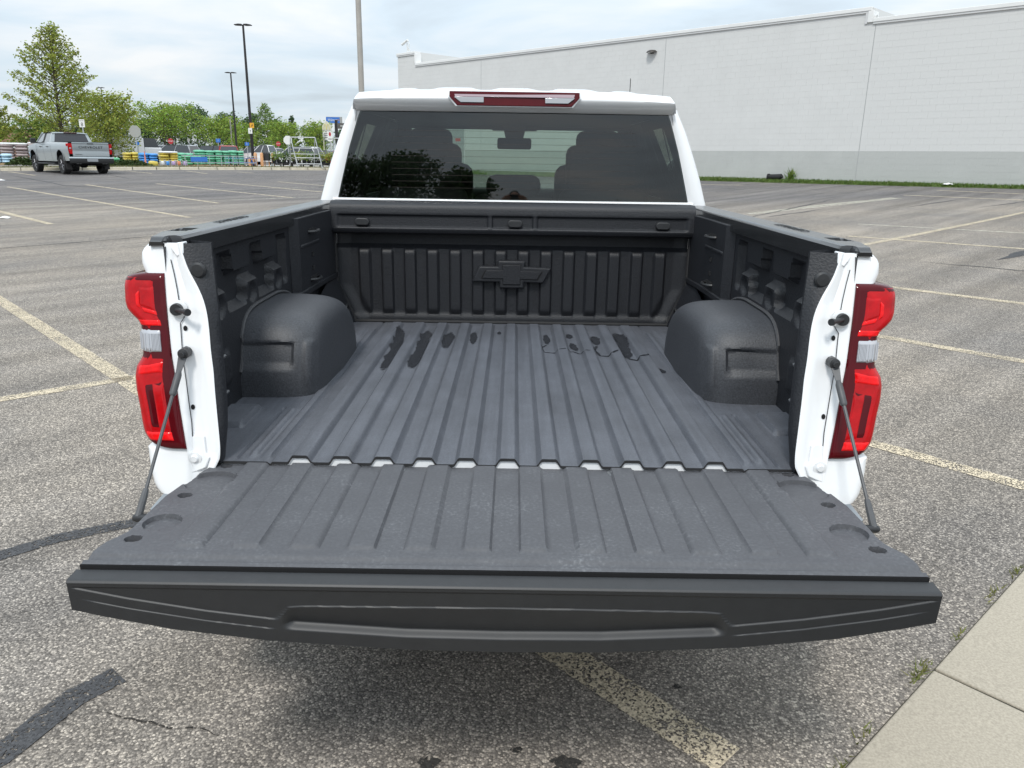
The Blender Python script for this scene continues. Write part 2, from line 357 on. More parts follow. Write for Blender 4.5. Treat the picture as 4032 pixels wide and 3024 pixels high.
for pts, w in [([(-18, 20.5), (-14.36, 22.0), (-13.43, 22.93), (-10.45, 24.63), (-6.6, 26.56)], .10), ([(-14, 17.5), (-12.1, 18.46), (-10.47, 19.73), (-5.58, 22.4)], .09), ([(5.3, 17.74), (7.65, 19.57), (10.29, 21.34)], .3),
               ([(6.81, 15.54), (8.95, 13.75), (10.5, 12.4)], .10)]:
    strip('faded_line', pts, w, PAINT2, lift=.003, jit=.02)
for pts, w in [([(-5.2, .4), (-3.6, 1.7), (-2.75, 2.38), (-2.15, 2.9), (-1.99, 3.05), (-1.72, 3.2), (-1.3, 3.5), (-.9, 4.1)], .085), ([(-3.2, -.3), (-2.4, .75), (-1.9, 1.30), (-1.45, 1.81), (-1.37, 2.05), (-1.28, 2.16)], .10)]:
    strip('tar_seal', pts, w, TAR, lift=.0035, step=.05, jit=.002)
for pts, w in [([(-9.5, 10.4), (-7.89, 11.89), (-7.14, 12.62), (-6.3, 13.43), (-5, 14.5)], .035), ([(-22.33, 34.47), (-19.09, 31.05), (-17.19, 28.99), (-15.25, 26.8), (-12, 24.9)], .07), ([(-17.12, 33.64), (-14.65, 30.56)], .07),
               ([(9.35, 18.79), (11.47, 20.44)], .07), ([(10.67, 18.25), (12.46, 19.38), (14.5, 20.8)], .07), ([(5.63, 10.87), (6.59, 10.04), (8, 9)], .045), ([(4.52, 16.33), (8.05, 20.64), (9.24, 22.19)], .05), ([(5.32, 16.89), (7.42, 18.78)], .05),
               ([(7.9, 11.9), (7.6, 11.59), (7.21, 11.18), (6.78, 10.93)], .16)]:
    strip('sealed_crack', pts, w, TAR, lift=.005, step=.25, jit=.03, taper=True)
for pts in [[(-1.27, 2.0), (-1.19, 1.97), (-1.1, 1.95), (-1.03, 1.93), (-.91, 1.92), (-.83, 1.88)]]:
    strip('crack', pts, .007, CRACK, lift=.003, step=.02, jit=.006, taper=True)
OIL = worn_paint('oil_stain_film', (.05, .048, .045), .80, 150)
for x, y, r_ in [(-.22, 1.795, .026), (.17, 1.795, .036), (.03, 1.845, .014), (.55, 2.12, .012)]:
    mb = MB(); pp = [(x + r_ * rng.uniform(.6, 1.15) * math.cos(t) * 1.3, y + r_ * rng.uniform(.6, 1.1) * math.sin(t)) for t in [2 * math.pi * i / 18 for i in range(18)]]
    mb.add([(a, b, terr(a, b) + .005) for a, b in pp], [tuple(range(18))]).build('oil_stain', OIL, lot)

# concrete walk at the lower right: separate slabs, flush with the asphalt
CONC = mat('walk_concrete', (.385, .345, .28), .9, spec=.2, noise=(130, .20), bump=(220, .25, .002))
n_, k_, b_ = nodes(CONC)
walk = tag(bpy.data.objects.new('sidewalk', None), kind='structure'); C.objects.link(walk)
ud = Vector((.742, .670)); vd = Vector((.670, -.742)); o0 = Vector((1.42, 2.20))
def slab(a, b, c, d):
    mb = MB(); top = [o0 + ud * a + vd * c, o0 + ud * b + vd * c, o0 + ud * b + vd * d, o0 + ud * a + vd * d]
    t_ = [(p.x, p.y, terr(p.x, p.y) + .014) for p in top]; bt = [(p.x, p.y, terr(p.x, p.y) - .1) for p in top]
    mb.add(t_ + bt, [(0, 1, 2, 3), (4, 5, 6, 7), (0, 1, 5, 4), (1, 2, 6, 5), (2, 3, 7, 6), (3, 0, 4, 7)]).build('concrete_slab', CONC, walk, bevel=.006)
for i in range(-2, 5):
    slab(i * 1.5 + .006, (i + 1) * 1.5 - .006, 0, 1.5); slab(i * 1.5 + .006, (i + 1) * 1.5 - .006, 1.512, 3.0)
JOINT = mat('joint_dirt', (.06, .055, .04), .95)
mb = MB(); rows = [[(o0.x + ud.x * t + vd.x * s, o0.y + ud.y * t + vd.y * s, terr(o0.x + ud.x * t, o0.y + ud.y * t) + .005) for s in (-.004, 3.02)] for t in (-3.0, 0, 3, 6, 7.5)]
mb.grid(rows).build('joint_filler', JOINT, walk)

# ------------------------------------------------------------------ leaf materials, tufts
def leaf_mat(name, col, vary=.35, hue=.03):
    m = mat(name, col, .6, spec=.3); n, k, b = nodes(m)
    g = n.new('ShaderNodeNewGeometry'); h = n.new('ShaderNodeHueSaturation'); h.inputs['Color'].default_value = (*col, 1)
    mr = n.new('ShaderNodeMapRange'); mr.inputs[3].default_value = 1 - vary; mr.inputs[4].default_value = 1 + vary * 1.3; k.new(g.outputs['Random Per Island'], mr.inputs[0]); k.new(mr.outputs[0], h.inputs['Value'])
    wnn = n.new('ShaderNodeTexWhiteNoise'); wnn.noise_dimensions = '1D'; k.new(g.outputs['Random Per Island'], wnn.inputs['W'])
    m2 = n.new('ShaderNodeMapRange'); m2.inputs[3].default_value = .5 - hue; m2.inputs[4].default_value = .5 + hue; k.new(wnn.outputs[0], m2.inputs[0]); k.new(m2.outputs[0], h.inputs['Hue'])
    k.new(h.outputs[0], b.inputs['Base Color'])
    tl = n.new('ShaderNodeBsdfTranslucent'); k.new(h.outputs[0], tl.inputs[0]); ms = n.new('ShaderNodeMixShader'); ms.inputs[0].default_value = .35
    o = n['Material Output']; k.new(b.outputs[0], ms.inputs[1]); k.new(tl.outputs[0], ms.inputs[2]); k.new(ms.outputs[0], o.inputs[0])
    return m
LEAF_Y = leaf_mat('yellow_green_leaf', (.27, .31, .06))
LEAF_G = leaf_mat('mid_green_leaf', (.16, .24, .048))
LEAF_B = leaf_mat('bright_green_leaf', (.235, .33, .055))
LEAF_D = leaf_mat('dark_green_leaf', (.085, .14, .055))
LEAF_J = leaf_mat('juniper_needles', (.055, .085, .025))
GRASS = leaf_mat('grass_blade', (.095, .155, .030))
BARK = mat('grey_brown_bark', (.085, .07, .055), .9, noise=(12, .3), bump=(30, .5, .02))
def leaves(pos, size, g, flat=.5):
    """pos (n,3) -> quads; returns (verts, faces) arrays"""
    n = len(pos); d = g.normal(size=(n, 3)); d[:, 2] *= flat; d /= np.linalg.norm(d, axis=1)[:, None]
    e = g.normal(size=(n, 3)); e -= (e * d).sum(1)[:, None] * d; e /= np.linalg.norm(e, axis=1)[:, None]
    s = (size * g.uniform(.6, 1.35, n))[:, None]
    v = np.stack([pos - d * s * .5, pos + e * s * .3, pos + d * s * .5, pos - e * s * .3], 1).reshape(-1, 3)
    f = np.arange(4 * n).reshape(n, 4); return v, f
def mesh_np(name, v, f):
    me = bpy.data.meshes.new(name); me.vertices.add(len(v)); me.vertices.foreach_set('co', v.astype(np.float32).ravel())
    me.loops.add(f.size); me.loops.foreach_set('vertex_index', f.astype(np.int32).ravel())
    me.polygons.add(len(f)); me.polygons.foreach_set('loop_start', np.arange(0, f.size, f.shape[1], dtype=np.int32)); me.update(calc_edges=True); return me
def blades(name, pts, h, w, m, seed, parent=None, lean=.5):
    g = np.random.default_rng(seed); p = np.array(pts); n = len(p); a = g.uniform(0, 2 * math.pi, n); hh = h * g.uniform(.5, 1.4, n)
    dx = np.stack([np.cos(a), np.sin(a), 0 * a], 1); ln = g.normal(size=(n, 3)) * lean; ln[:, 2] = 0
    tip = p + np.array([0, 0, 1]) * hh[:, None] + ln * hh[:, None]
    v = np.stack([p - dx * w / 2, p + dx * w / 2, tip], 1).reshape(-1, 3); me = mesh_np(name, v, np.arange(3 * n).reshape(n, 3)); me.materials.append(m)
    return link(name, me, parent)
g0 = np.random.default_rng(11); pts = []
for c_ in [(-.62, .0), (-.45, -.015), (-.05, -.02), (.3, -.01), (.66, -.02), (.9, -.01), (1.25, -.02), (1.4, 0), (2.0, -.02), (2.6, -.01), (-.9, -.01)]:
    for i in range(int(g0.integers(10, 60))):
        a = o0 + ud * (c_[0] + g0.normal() * .04) + vd * (c_[1] - abs(g0.normal()) * .014); pts.append((a.x, a.y, terr(a.x, a.y)))
tag(blades('seam_weeds', pts, .022, .006, leaf_mat('weed_leaf', (.17, .18, .05)), 5, lean=.9), 'small green weeds in the seam beside the concrete walk', 'weeds', kind='stuff')

# ------------------------------------------------------------------ the warehouse wall
WA = R(-45.4); wu = Vector((math.cos(WA), math.sin(WA))); wnrm = Vector((wu.y, -wu.x)); WB = Vector((7.37, 31.55)); WZ = 1.17
def W(s, z, o=0.): p = WB + wu * s + wnrm * o; return (p.x, p.y, z)
BLK = mat('pale_painted_block', (.62, .62, .61), .8, spec=.3, noise=(1.2, .03), bump=(40, .2, .004))
BLKG = mat('grey_painted_block', (.46, .47, .455), .8, spec=.3, noise=(1.2, .05), bump=(40, .2, .004))
COPE = mat('white_metal_coping', (.74, .74, .73), .45, noise=(2, .03))
COPEL = mat('pale_grey_trim', (.60, .60, .60), .5)  # slightly greyer metal for the coping lip and door frame
bld = thing('store_building', (*WB, WZ), WA, 'long pale block-walled store building with a grey painted base and white roof edge', 'building')
# local frame of the building: x along the wall, -y towards the parking lot
def wtop(s): return 7.25 - WZ if s < -18.3 else (6.65 - WZ if s < 5.9 else 6.3 - WZ)
mb = MB()
for a, b in [(-19.85, -18.3), (-18.3, 5.9), (5.9, 24)]: mb.box(a, b, -.0032, 14, -.6, wtop((a + b) / 2) - .02)
mb.build('wall_core', mat('mortar_joint', (.585, .585, .575), .9), bld, smooth=0)
courses, blocks = 27, []
joints = [-19.85, -13.0, -2.1, 6.05, 14.2, 24]
for a, b in zip(joints, joints[1:]):
    for r_ in range(courses + 4):
        z0 = r_ * .2; x = a + .012 - (.2 if r_ % 2 else 0)
        while x < b - .012:
            x0, x1 = max(x, a + .012), min(x + .4, b - .012); x += .4
            if x1 - x0 < .05 or z0 + .2 > wtop((x0 + x1) / 2) - .03: continue
            blocks.append((x0, x1, z0, z0 + .2))
rb = random.Random(8)
def dist(bk): p = W((bk[0] + bk[1]) / 2, WZ + bk[2]); return math.hypot(p[0], p[1]) + (100 if bk[0] > 10.6 else 0)
blocks.sort(key=dist)
proto = {}
def block_mesh(full, m, L=.4):
    mb = MB(); mb.box(.002, L - .002, -.005, .03, .002, .198); me = mb.mesh('block', smooth=0); me.materials.append(m); return me
mU, mG = block_mesh(True, BLK), block_mesh(True, BLKG)
rest = {0: MB(), 1: MB()}; cnt = 0
for x0, x1, z0, z1 in blocks:
    low = z1 < 1.01
    if x1 - x0 > .39 and cnt < 300:
        part('block', mG if low else mU, bld, (x0, -rb.uniform(0, .0025), z0)); cnt += 1
    else:
        y = -.005 - rb.uniform(0, .0025); rest[low].box(x0 + .002, x1 - .002, y, .03, z0 + .002, z1 - .002)
for q, m_ in ((0, BLK), (1, BLKG)): tag(rest[q].build('blocks', m_, bld, smooth=0), kind='stuff')
mb = MB(); ml = MB()
for a, b in [(-19.9, -18.25), (-18.25, 5.88), (5.96, 24)]:
    t = wtop((a + b) / 2); mb.box(a, b, -.07, .35, t - .12, t); ml.box(a + .01, b - .01, -.05, .3, t - .18, t - .122)
mb.box(5.78, 5.955, -.068, .35, 6.3 - WZ - .12, 6.65 - WZ - .123); ml.box(5.70, 5.778, -.048, .3, 6.3 - WZ - .15, 6.65 - WZ - .182)
mb.box(-18.3, -18.2, -.068, .35, 6.65 - WZ + .002, 7.25 - WZ - .123)
mb.build('roof_coping', COPE, bld, smooth=0, bevel=.012); ml.build('coping_lip', COPEL, bld, smooth=0)
MB().box(-18.2, -8, 6.0, 6.4, 5.2, 6.02).build('roof_parapet', COPE, bld, smooth=0)
SEAL = mat('joint_sealant', (.36, .37, .37), .8)
for s in joints[1:-1]: MB().box(s - .010, s + .010, -.0055, .02, 0, wtop(s - .3) - .26).build('control_joint', SEAL, bld, smooth=0)
dr = MB().box(-16.25, -14.25, -.03, .02, 0, 2.15).build('door', mat('grey_steel_door', (.33, .35, .35), .5, noise=(2, .05)), bld, smooth=0, bevel=.01)
MB().box(-16.31, -16.252, -.05, .02, 0, 2.21).box(-14.248, -14.19, -.05, .02, 0, 2.21).box(-16.252, -14.248, -.05, .02, 2.152, 2.21).build('door_frame', COPEL, bld, smooth=0)
MB().box(-14.95, -14.55, -.036, -.031, 1.45, 1.6).build('door_notice', mat('red_notice', (.5, .06, .04), .6), dr, smooth=0)
# lamp and camera fixed to the wall
wl = thing('wall_lamp', W(-2.72, 5.93, .012), WA, 'dark bronze wall lamp high on the pale block wall', 'lamp')
mb = MB(); rows = []
for i in range(7):
    t = i / 6 * math.pi / 2; rows.append([(.23 * math.cos(a) * math.cos(t * .96), -.02 - .24 * math.sin(a) * math.cos(t * .96), .02 + .10 * math.sin(t)) for a in [math.pi * q / 12 for q in range(13)]])
mb.grid(rows); mb.build('housing', mat('bronze_metal', (.055, .05, .045), .45, metal=.5), wl)
MB().disc((0, -.10, .015), (1, 0, 0), (0, 1, 0), .17, 20, .10).build('lens', mat('lamp_lens', (.5, .5, .48), .3), wl)
MB().box(-.08, .08, -.03, .0, -.02, .1).build('wall_plate', MATS['bronze_metal'], wl, bevel=.008)
sc = thing('security_camera', W(-19.1, 7.25, -.1), WA, 'white security camera mast on the high roof corner', 'camera')
cw = mat('camera_white', (.7, .7, .68), .5)
MB().tube([(0, 0, 0), (0, 0, .5)], .025).build('mast', cw, sc)
MB().tube([(0, 0, .18), (.14, 0, .24), (.2, 0, .4), (.1, 0, .56)], .02).build('bracket', cw, sc)
MB().tube([(.12, -.05, .62), (-.32, -.1, .42)], [.06, .07], 10).build('camera_body', cw, sc)
MB().tube([(.15, -.02, .12), (.3, -.1, .1)], [.05, .06], 10).build('lower_camera', cw, sc)
# grass verge along the wall
gv = MB(); rows = []
for i in range(60):
    s = -20 + i * .75; rows.append([(*W(s, 0, o)[:2], z) for o, z in ((-.1, WZ + .03), (.18, WZ + .02), (.42 + .04 * math.sin(i * 1.7), terr(*W(s, 0, .42)[:2]) + .05), (.56 + .05 * math.sin(i * 2.3), terr(*W(s, 0, .56)[:2]) - .01))])
SOIL = mat('grass_soil', (.075, .105, .028), .95, noise=(6, .35))
tag(gv.grid(rows).build('grass_verge', SOIL), kind='structure')
pts = []
for i in range(9000):
    s = g0.uniform(-4, 14); o = .06 + .52 * g0.random() ** .8; p = W(s, 0, o); pts.append((p[0], p[1], (WZ + .02) * (1 - o / .56) + (terr(p[0], p[1]) + .02) * (o / .56)))
tag(blades('verge_grass', pts, .07, .025, GRASS, 6), 'green grass growing along the foot of the store wall', 'grass', kind='stuff')
p = W(3.3, WZ, .12)
dp = thing('drain_boot', p, WA, 'black drain elbow lying at the foot of the wall', 'drain')
MB().tube([(-.35, -.05, .09), (.1, -.05, .1), (.16, -.05, .14)], [.09, .10, .09], 12).build('pipe', RUBBER, dp)
MB().lathe([(.10, -.38), (.115, -.38), (.115, -.33), (.10, -.33)], (0, -.05, .09), 'x', 14).build('collar', RUBBER, dp)
pts = [(g0.normal() * .07, g0.normal() * .07, abs(g0.normal()) * .12) for i in range(90)]
wd = blades('leafy_weed', [(0.02 + a, b, c) for a, b, c in pts], .2, .045, LEAF_G, 9, lean=.5); wd.location = W(3.75, WZ, .1)
tag(wd, 'leafy green weed growing beside the black drain elbow', 'weed')
LIT = mat('white_litter', (.75, .75, .74), .7)
def litter(loc, s, label):
    mb = MB(); rl = random.Random(int(loc[0] * 100)); rows = [[(s * (i - 2) * .3 + rl.uniform(-.05, .05) * s, s * (j - 2) * .22, s * (.02 + .22 * math.exp(-((i - 2) ** 2 + (j - 2) ** 2) / 2.5) + rl.uniform(0, .09))) for i in range(5)] for j in range(5)]
    o = mb.grid(rows).build('paper_litter', LIT); o.location = loc; tag(o, label, 'litter')
litter(W(9.1, terr(*W(9.1, 0, .4)[:2]) + .06, .4), .26, 'crumpled white litter on the grass below the store wall')
litter((-18.95, 29.25, terr(-18.95, 29.25)), .22, 'scrap of white litter on the far asphalt at the left edge')
litter((-10.58, 16.26, terr(-10.58, 16.26)), .17, 'scrap of white litter on the asphalt beside a worn yellow line')
# ------------------------------------------------------------------ the white pickup with its tailgate down
TO = (0, 2.95, .09)
trk = thing('pickup_truck', (-.009, TO[1], TO[2]), 0, 'white crew-cab pickup truck with its black-lined bed open and tailgate down', 'pickup truck')
def tp(mb, name, m, parent=None, **k): # part of the truck, in world coordinates
    return mb.build(name, m, parent or trk, off=TO, **k)
FZ = .916; PER = .1112
XT = [(.83, .832), (.89, .838), (.952, .850), (1.004, .859), (1.075, .871), (1.14, .880), (1.194, .890), (1.243, .895), (1.30, .901), (1.35, .905), (1.401, .909), (1.476, .909)]
XO = [(.952, .905), (.957, .923), (.965, .940), (.973, .950), (.991, .961), (1.02, .967), (1.062, .974), (1.103, .982), (1.138, .985), (1.162, .981), (1.176, .973), (1.189, .965), (1.203, .966), (1.242, .969), (1.267, .970), (1.281, .977), (1.294, .992), (1.31, 1.006), (1.327, 1.011), (1.368, 1.013), (1.385, 1.011), (1.393, 1.006), (1.399, .990), (1.402, .970)]
XJ = [(.92, .765), (.94, .761), (.976, .764), (1.035, .770), (1.106, .777), (1.165, .781), (1.197, .787), (1.264, .792), (1.317, .800), (1.355, .814), (1.384, .830), (1.413, .848), (1.438, .858), (1.46, .862), (1.478, .872)]
XP = [(.92, .763), (1.006, .755), (1.077, .758), (1.2, .769), (1.323, .781), (1.393, .789), (1.439, .795), (1.478, .799)]
XB = [(.50, .965), (.6, .985), (.83, 1.0), (1.0, 1.02), (1.2, 1.022), (1.35, 1.016), (1.43, 1.003), (1.476, .990)]
def sm(z, t): return sum(interp(z + d, t) for d in (-.024, -.016, -.008, 0, .008, .016, .024)) / 7
def yr(z): return 1.90 + .25 * (z - .92)
# ---- bed floor: one ridged sheet
def floor_h(x, y):
    a = abs(x); h = 0
    if a < 5.55 * PER:
        u = abs((a / PER + .5) % 1 - .5) * PER
        h += .019 * (1 - ss(.018, .034, u)) * (1 - ss(3.69, 3.735, y))
    h -= .006 * bandf(a, .632, .640, .004) ; h += .007 * bandf(a, .643, .668, .006) * bandf(y, 1.955, 3.6, .03)
    h += .010 * bandf(a, .684, .702, .010) * bandf(y, 1.955, 2.36, .03)
    h -= .008 * bandf(a, .726, .734, .005) * bandf(y, 1.94, 2.38, .01)
    h += .018 * bandf(a, .805, .90, .012) * bandf(y, 2.19, 2.375, .016)
    h += .004 * bandf(a, .69, .76, .01) * bandf(y, 3.45, 3.66, .012)
    return h
fx = [v for v in frange(-.93, .93, .0046)]
fy = frange(1.918, 2.42, .012) + frange(2.45, 3.40, .05) + frange(3.42, 3.80, .012)
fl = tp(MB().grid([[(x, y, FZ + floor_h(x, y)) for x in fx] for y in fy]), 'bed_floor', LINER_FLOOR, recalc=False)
tp(MB().grid([[(x, 1.9175, FZ + floor_h(x, 1.92) - d) for x in fx] for d in (0, .008)]), 'floor_edge_seal', RUBBER, fl, recalc=False)
tp(MB().grid([[(x, 1.9225, FZ + floor_h(x, 1.92) - .004 if d else .86) for x in fx if abs(x) < .77] for d in (0, 1)]), 'bed_sill', WHITE, recalc=False)
# water left in the grooves
WET = mat('water_film', (.026, .028, .033), .22, spec=.5, noise=(60, .2))
n_, k_, b_ = nodes(WET)
a_ = n_.new('ShaderNodeAttribute'); a_.attribute_name = 'wet'; t_ = n_.new('ShaderNodeTexCoord'); x_ = n_.new('ShaderNodeTexNoise'); x_.inputs['Scale'].default_value = 70; x_.inputs['Detail'].default_value = 5; k_.new(t_.outputs['Object'], x_.inputs[0])
m_ = n_.new('ShaderNodeMath'); m_.operation = 'MULTIPLY_ADD'; k_.new(x_.outputs[0], m_.inputs[0]); m_.inputs[1].default_value = .7; k_.new(a_.outputs['Fac'], m_.inputs[2])
r_ = n_.new('ShaderNodeMapRange'); r_.interpolation_type = 'SMOOTHSTEP'; k_.new(m_.outputs[0], r_.inputs[0]); r_.inputs[1].default_value = .42; r_.inputs[2].default_value = .85
tr_ = n_.new('ShaderNodeBsdfTransparent'); ms_ = n_.new('ShaderNodeMixShader'); k_.new(r_.outputs[0], ms_.inputs[0]); k_.new(tr_.outputs[0], ms_.inputs[1]); k_.new(b_.outputs[0], ms_.inputs[2]); k_.new(ms_.outputs[0], n_['Material Output'].inputs[0])
def puddle(pts, w):
    w *= 1.25
    mb = MB(); rows = []; rp_ = random.Random(int(abs(pts[0][0]) * 1000)); P = []
    for (a, b), (c, d) in zip(pts, pts[1:]): P += [(a + (c - a) * i / 6, b + (d - b) * i / 6) for i in range(6)]
    P.append(pts[-1]); n = len(P)
    for i, (x, y) in enumerate(P):
        a, b = P[max(0, i - 1)], P[min(n - 1, i + 1)]; L = math.hypot(b[0] - a[0], b[1] - a[1]); nx, ny = -(b[1] - a[1]) / L, (b[0] - a[0]) / L
        e_ = min(1, (i + .15) / 2., (n - 1 - i + .15) / 2.) ** .5; l, r_ = [w / 2 * e_ * rp_.uniform(.7, 1.15) for _ in (0, 1)]
        rows.append([(x + nx * s, y + ny * s, FZ + floor_h(x + nx * s, y + ny * s) + .0012) for s in (-l, -l / 2, 0, r_ / 2, r_)])
    o = tp(mb.grid(rows), 'water_patch', WET, fl, recalc=False)
    at = o.data.attributes.new('wet', 'FLOAT', 'POINT'); at.data.foreach_set('value', [c * min(1, i / 2, (n - 1 - i) / 2) for i in range(n) for c in (0, .8, 1, .8, 0)])
for pts, w in [([(-.53, 3.64), (-.49, 3.2), (-.492, 2.84)], .05), ([(-.395, 3.61), (-.385, 3.2), (-.384, 2.87)], .048), ([(-.283, 3.58), (-.28, 3.2)], .045), ([(-.172, 3.59), (-.17, 3.30)], .030), ([(-.055, 3.59), (-.055, 3.52)], .018),
               ([(.165, 3.55), (.163, 3.32)], .030), ([(.163, 3.33), (.138, 3.27), (.138, 3.19), (.20, 3.17), (.27, 3.205), (.29, 3.17), (.345, 3.16)], .008), ([(.272, 3.56), (.27, 3.45)], .03), ([(.270, 3.38), (.285, 3.21)], .034), ([(.389, 3.53), (.385, 3.32)], .046),
               ([(.385, 3.33), (.362, 3.24), (.378, 3.14), (.43, 3.13), (.46, 3.18)], .014), ([(.50, 3.60), (.50, 3.35), (.487, 3.08)], .06), ([(.49, 3.1), (.52, 3.07), (.575, 3.10), (.585, 3.12)], .016), ([(.59, 2.95), (.60, 2.87)], .025)]:
    puddle(pts, w)
# ---- wheel houses
for s in (-1, 1):
    mb = MB(); rows = []; nphi, nth = 90, 46
    for j in range(nth + 1):
        rr_ = 1 - (j / nth) ** 1.9; xx = .655 + .265 * (1 - (1 - rr_ ** 10) ** (1 / 4.2)) - .012 * (1 - rr_)
        row = []
        for i in range(nphi + 1):
            ph = i / nphi * math.pi; c_, s_ = math.cos(ph), math.sin(ph)
            if c_ > 0: y = 2.89 - .40 * c_ ** (2 / 6.5) * rr_; z = .90 + .292 * s_ ** (2 / 4.2) * rr_
            else: y = 2.89 + .40 * (-c_) ** (2 / 2.3) * rr_; z = .90 + .292 * s_ ** (2 / 2.3) * rr_
            y += .03 * ss(.95, 1.2, z) * (c_ > 0)
            if c_ > 0 and y < 2.62:
                y += .016 * bandf(xx, .735, .865, .016) * bandf(z, 1.02, 1.095, .014) - .010 * bandf(xx, .672, .696, .012) * bandf(z, .955, 1.10, .012)
            row.append((s * xx, y, z))
        rows.append(row)
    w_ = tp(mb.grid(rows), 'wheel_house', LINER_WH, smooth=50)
    pr = [rows[2][i] for i in range(0, nphi + 1, 3)]
    pts = [(s * .903, 2.89 + (y - 2.89) * 1.02, .90 + (z - .90) * 1.03) for x, y, z in pr if z > .925]
    tp(MB().tube(pts, .0065, 6), 'weld_flange', mat('flange_bead', (.055, .056, .06), .6, noise=(90, .2)), w_)
# ---- inner bed sides
def lowb(y):
    if 2.20 < y < 3.25:
        u = (y - 2.32) % .305; return 1.30 - .072 * ss(.105, .125, u) + .072 * ss(.285, .305, u)
    return 1.30
def side_x(y, z):
    if not 2.17 < y < 3.14: d = 0
    else:
        lo, hi = lowb(y), lowb(y - .06) + .105
        d = .032 * ss(lo - .016, lo + .010, z) * (1 - ss(hi - .006, hi + .006, z)) * bandf(y, 2.19, 3.10, .03)
        u = (y - 2.32) % .305; d += .016 * (1 - ss(.7, 1.1, math.hypot((u - .055) / .042, (z - 1.245) / .036)))
    d -= .012 * bandf(y, 2.36, 2.40, .02) * bandf(z, 1.0, 1.1, .02)
    return .905 + d
for s in (-1, 1):
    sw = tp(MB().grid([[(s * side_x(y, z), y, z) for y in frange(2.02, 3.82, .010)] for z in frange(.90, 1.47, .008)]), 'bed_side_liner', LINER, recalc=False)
    # front pillar panel, with its tie-downs
    pf = tp(MB().prism([(.905, 3.15), (.872, 3.19), (.872, 3.53), (.858, 3.79), (.905, 3.79)], lambda p: (s * p[0], p[1], 1.155), lambda p: (s * p[0], p[1], 1.462)), 'pillar_panel', LINER, bevel=.004)
    tp(MB().box(*sorted((s * .868, s * .88)), 3.21, 3.51, 1.335, 1.350), 'step_ridge', LINER, pf, bevel=.005)
    for z in (1.395, 1.19):
        tp(MB().tube([(s * (.872 - .03 * math.sin(a)), 3.39 - .055 * math.cos(a), z) for a in [math.pi * q / 10 for q in range(11)]], .0065, 6), 'tie_down_loop', STEEL if z < 0 else PLASTIC, pf)
        tp(MB().box(*sorted((s * .8718, s * .8695)), 3.335, 3.445, z - .008, z + .012), 'loop_slot', DARK, pf, smooth=0)
    for z in (1.295, 1.235): tp(MB().box(*sorted((s * .8718, s * .8695)), 3.375, 3.405, z - .009, z + .009), 'square_hole', DARK, pf, smooth=0)
    tp(MB().prism([(.905, 3.12), (.862, 3.16), (.862, 3.54), (.852, 3.79), (.905, 3.79)], lambda p: (s * p[0], p[1], 1.138), lambda p: (s * p[0], p[1], 1.162)), 'pillar_foot', LINER, pf, bevel=.004)
    # slanted corner between floor, side and front wall
    tp(MB().grid([[(s * .905, 3.40, 1.02), (s * .87, 3.60, 1.13), (s * .858, 3.79, 1.135)], [(s * .905, 3.28, .91), (s * .84, 3.55, .955), (s * .768, 3.79, .912)]]), 'corner_gusset', LINER, recalc=False)
    tp(MB().tube([(s * (.80 - .0 * a), 3.70 + .03 * math.cos(a), .985 + .03 * math.sin(a)) for a in [2 * math.pi * q / 14 for q in range(15)]], .006, 6, False), 'tie_down_ring', PLASTIC)
    # tie-down and clips further back
    for y, z in ((2.20, 1.365), (2.30, 1.10), (2.30, .985)): tp(MB().tube([(s * .90, y - .02, z), (s * .885, y - .015, z + .004), (s * .885, y + .015, z + .004), (s * .90, y + .02, z)], .006, 6), 'cargo_hook', STEEL, sw)
    # rear post: black wrap, then the white door jamb
    zs = frange(.915, 1.478, .012); A, B_, D_ = [], [], []
    rows = [[(s * sm(z, XJ), yr(z) + .004, z), (s * (sm(z, XJ) * .55 + sm(z, XP) * .45 - .002), yr(z) + .012, z), (s * sm(z, XP), yr(z) + .030, z), (s * (sm(z, XP) + .004), yr(z) + .05, z), (s * .86, yr(z) + .085, z), (s * .908, yr(z) + .12, z)] for z in zs]
    po = tp(MB().grid(rows), 'rear_post_liner', LINER, recalc=False)
    tp(MB().lathe([(.0, -.006), (.016, -.005), (.021, 0), (.021, .006)], (s * .823, yr(1.41) + .004, 1.41), 'y', 18), 'plug', PLASTIC, po)
    rows = []
    for z in frange(.84, 1.478, .011):
        a, b = sm(z, XT), sm(z, XJ) if z > .93 else interp(z, [(.84, .80), (.90, .778), (.93, .763)]); y = yr(z)
        rows.append([(s * (a + .004), y + .010, z), (s * a, y - .001, z), (s * (a - .012), y, z), (s * (a - .020), y + .005, z), (s * (.62 * a + .38 * b), y + .005, z), (s * (.45 * a + .55 * b), y + .009, z), (s * (.28 * a + .72 * b), y + .003, z), (s * (.06 * a + .94 * b), y - .002, z), (s * b, y, z), (s * (b + .003), y + .012, z)])
    jb = tp(MB().grid(rows), 'tailgate_jamb', WHITE, recalc=False)
    # folded sheet-metal pieces, seam and fittings on the jamb
    seam = [(1.437, .893), (1.40, .884), (1.36, .876), (1.335, .872), (1.325, .862), (1.31, .856), (1.29, .858), (1.275, .868), (1.25, .866), (1.19, .862), (1.13, .853), (1.07, .845), (1.02, .838), (.985, .836)]
    tp(MB().grid([[(s * (x + d), yr(z) + .0005, z) for d in (-.0013, .0013)] for z, x in seam]), 'panel_seam', mat('panel_gap', (.03, .03, .035), .8), jb, recalc=False)
    tp(MB().prism([(.898, 1.47), (.886, 1.478), (.862, 1.482), (.860, 1.452), (.878, 1.444)], lambda p: (s * p[0], yr(p[1]) + .001, p[1]), lambda p: (s * p[0], yr(p[1]) + .03, p[1])), 'upper_bracket', WHITE, jb, bevel=.003)
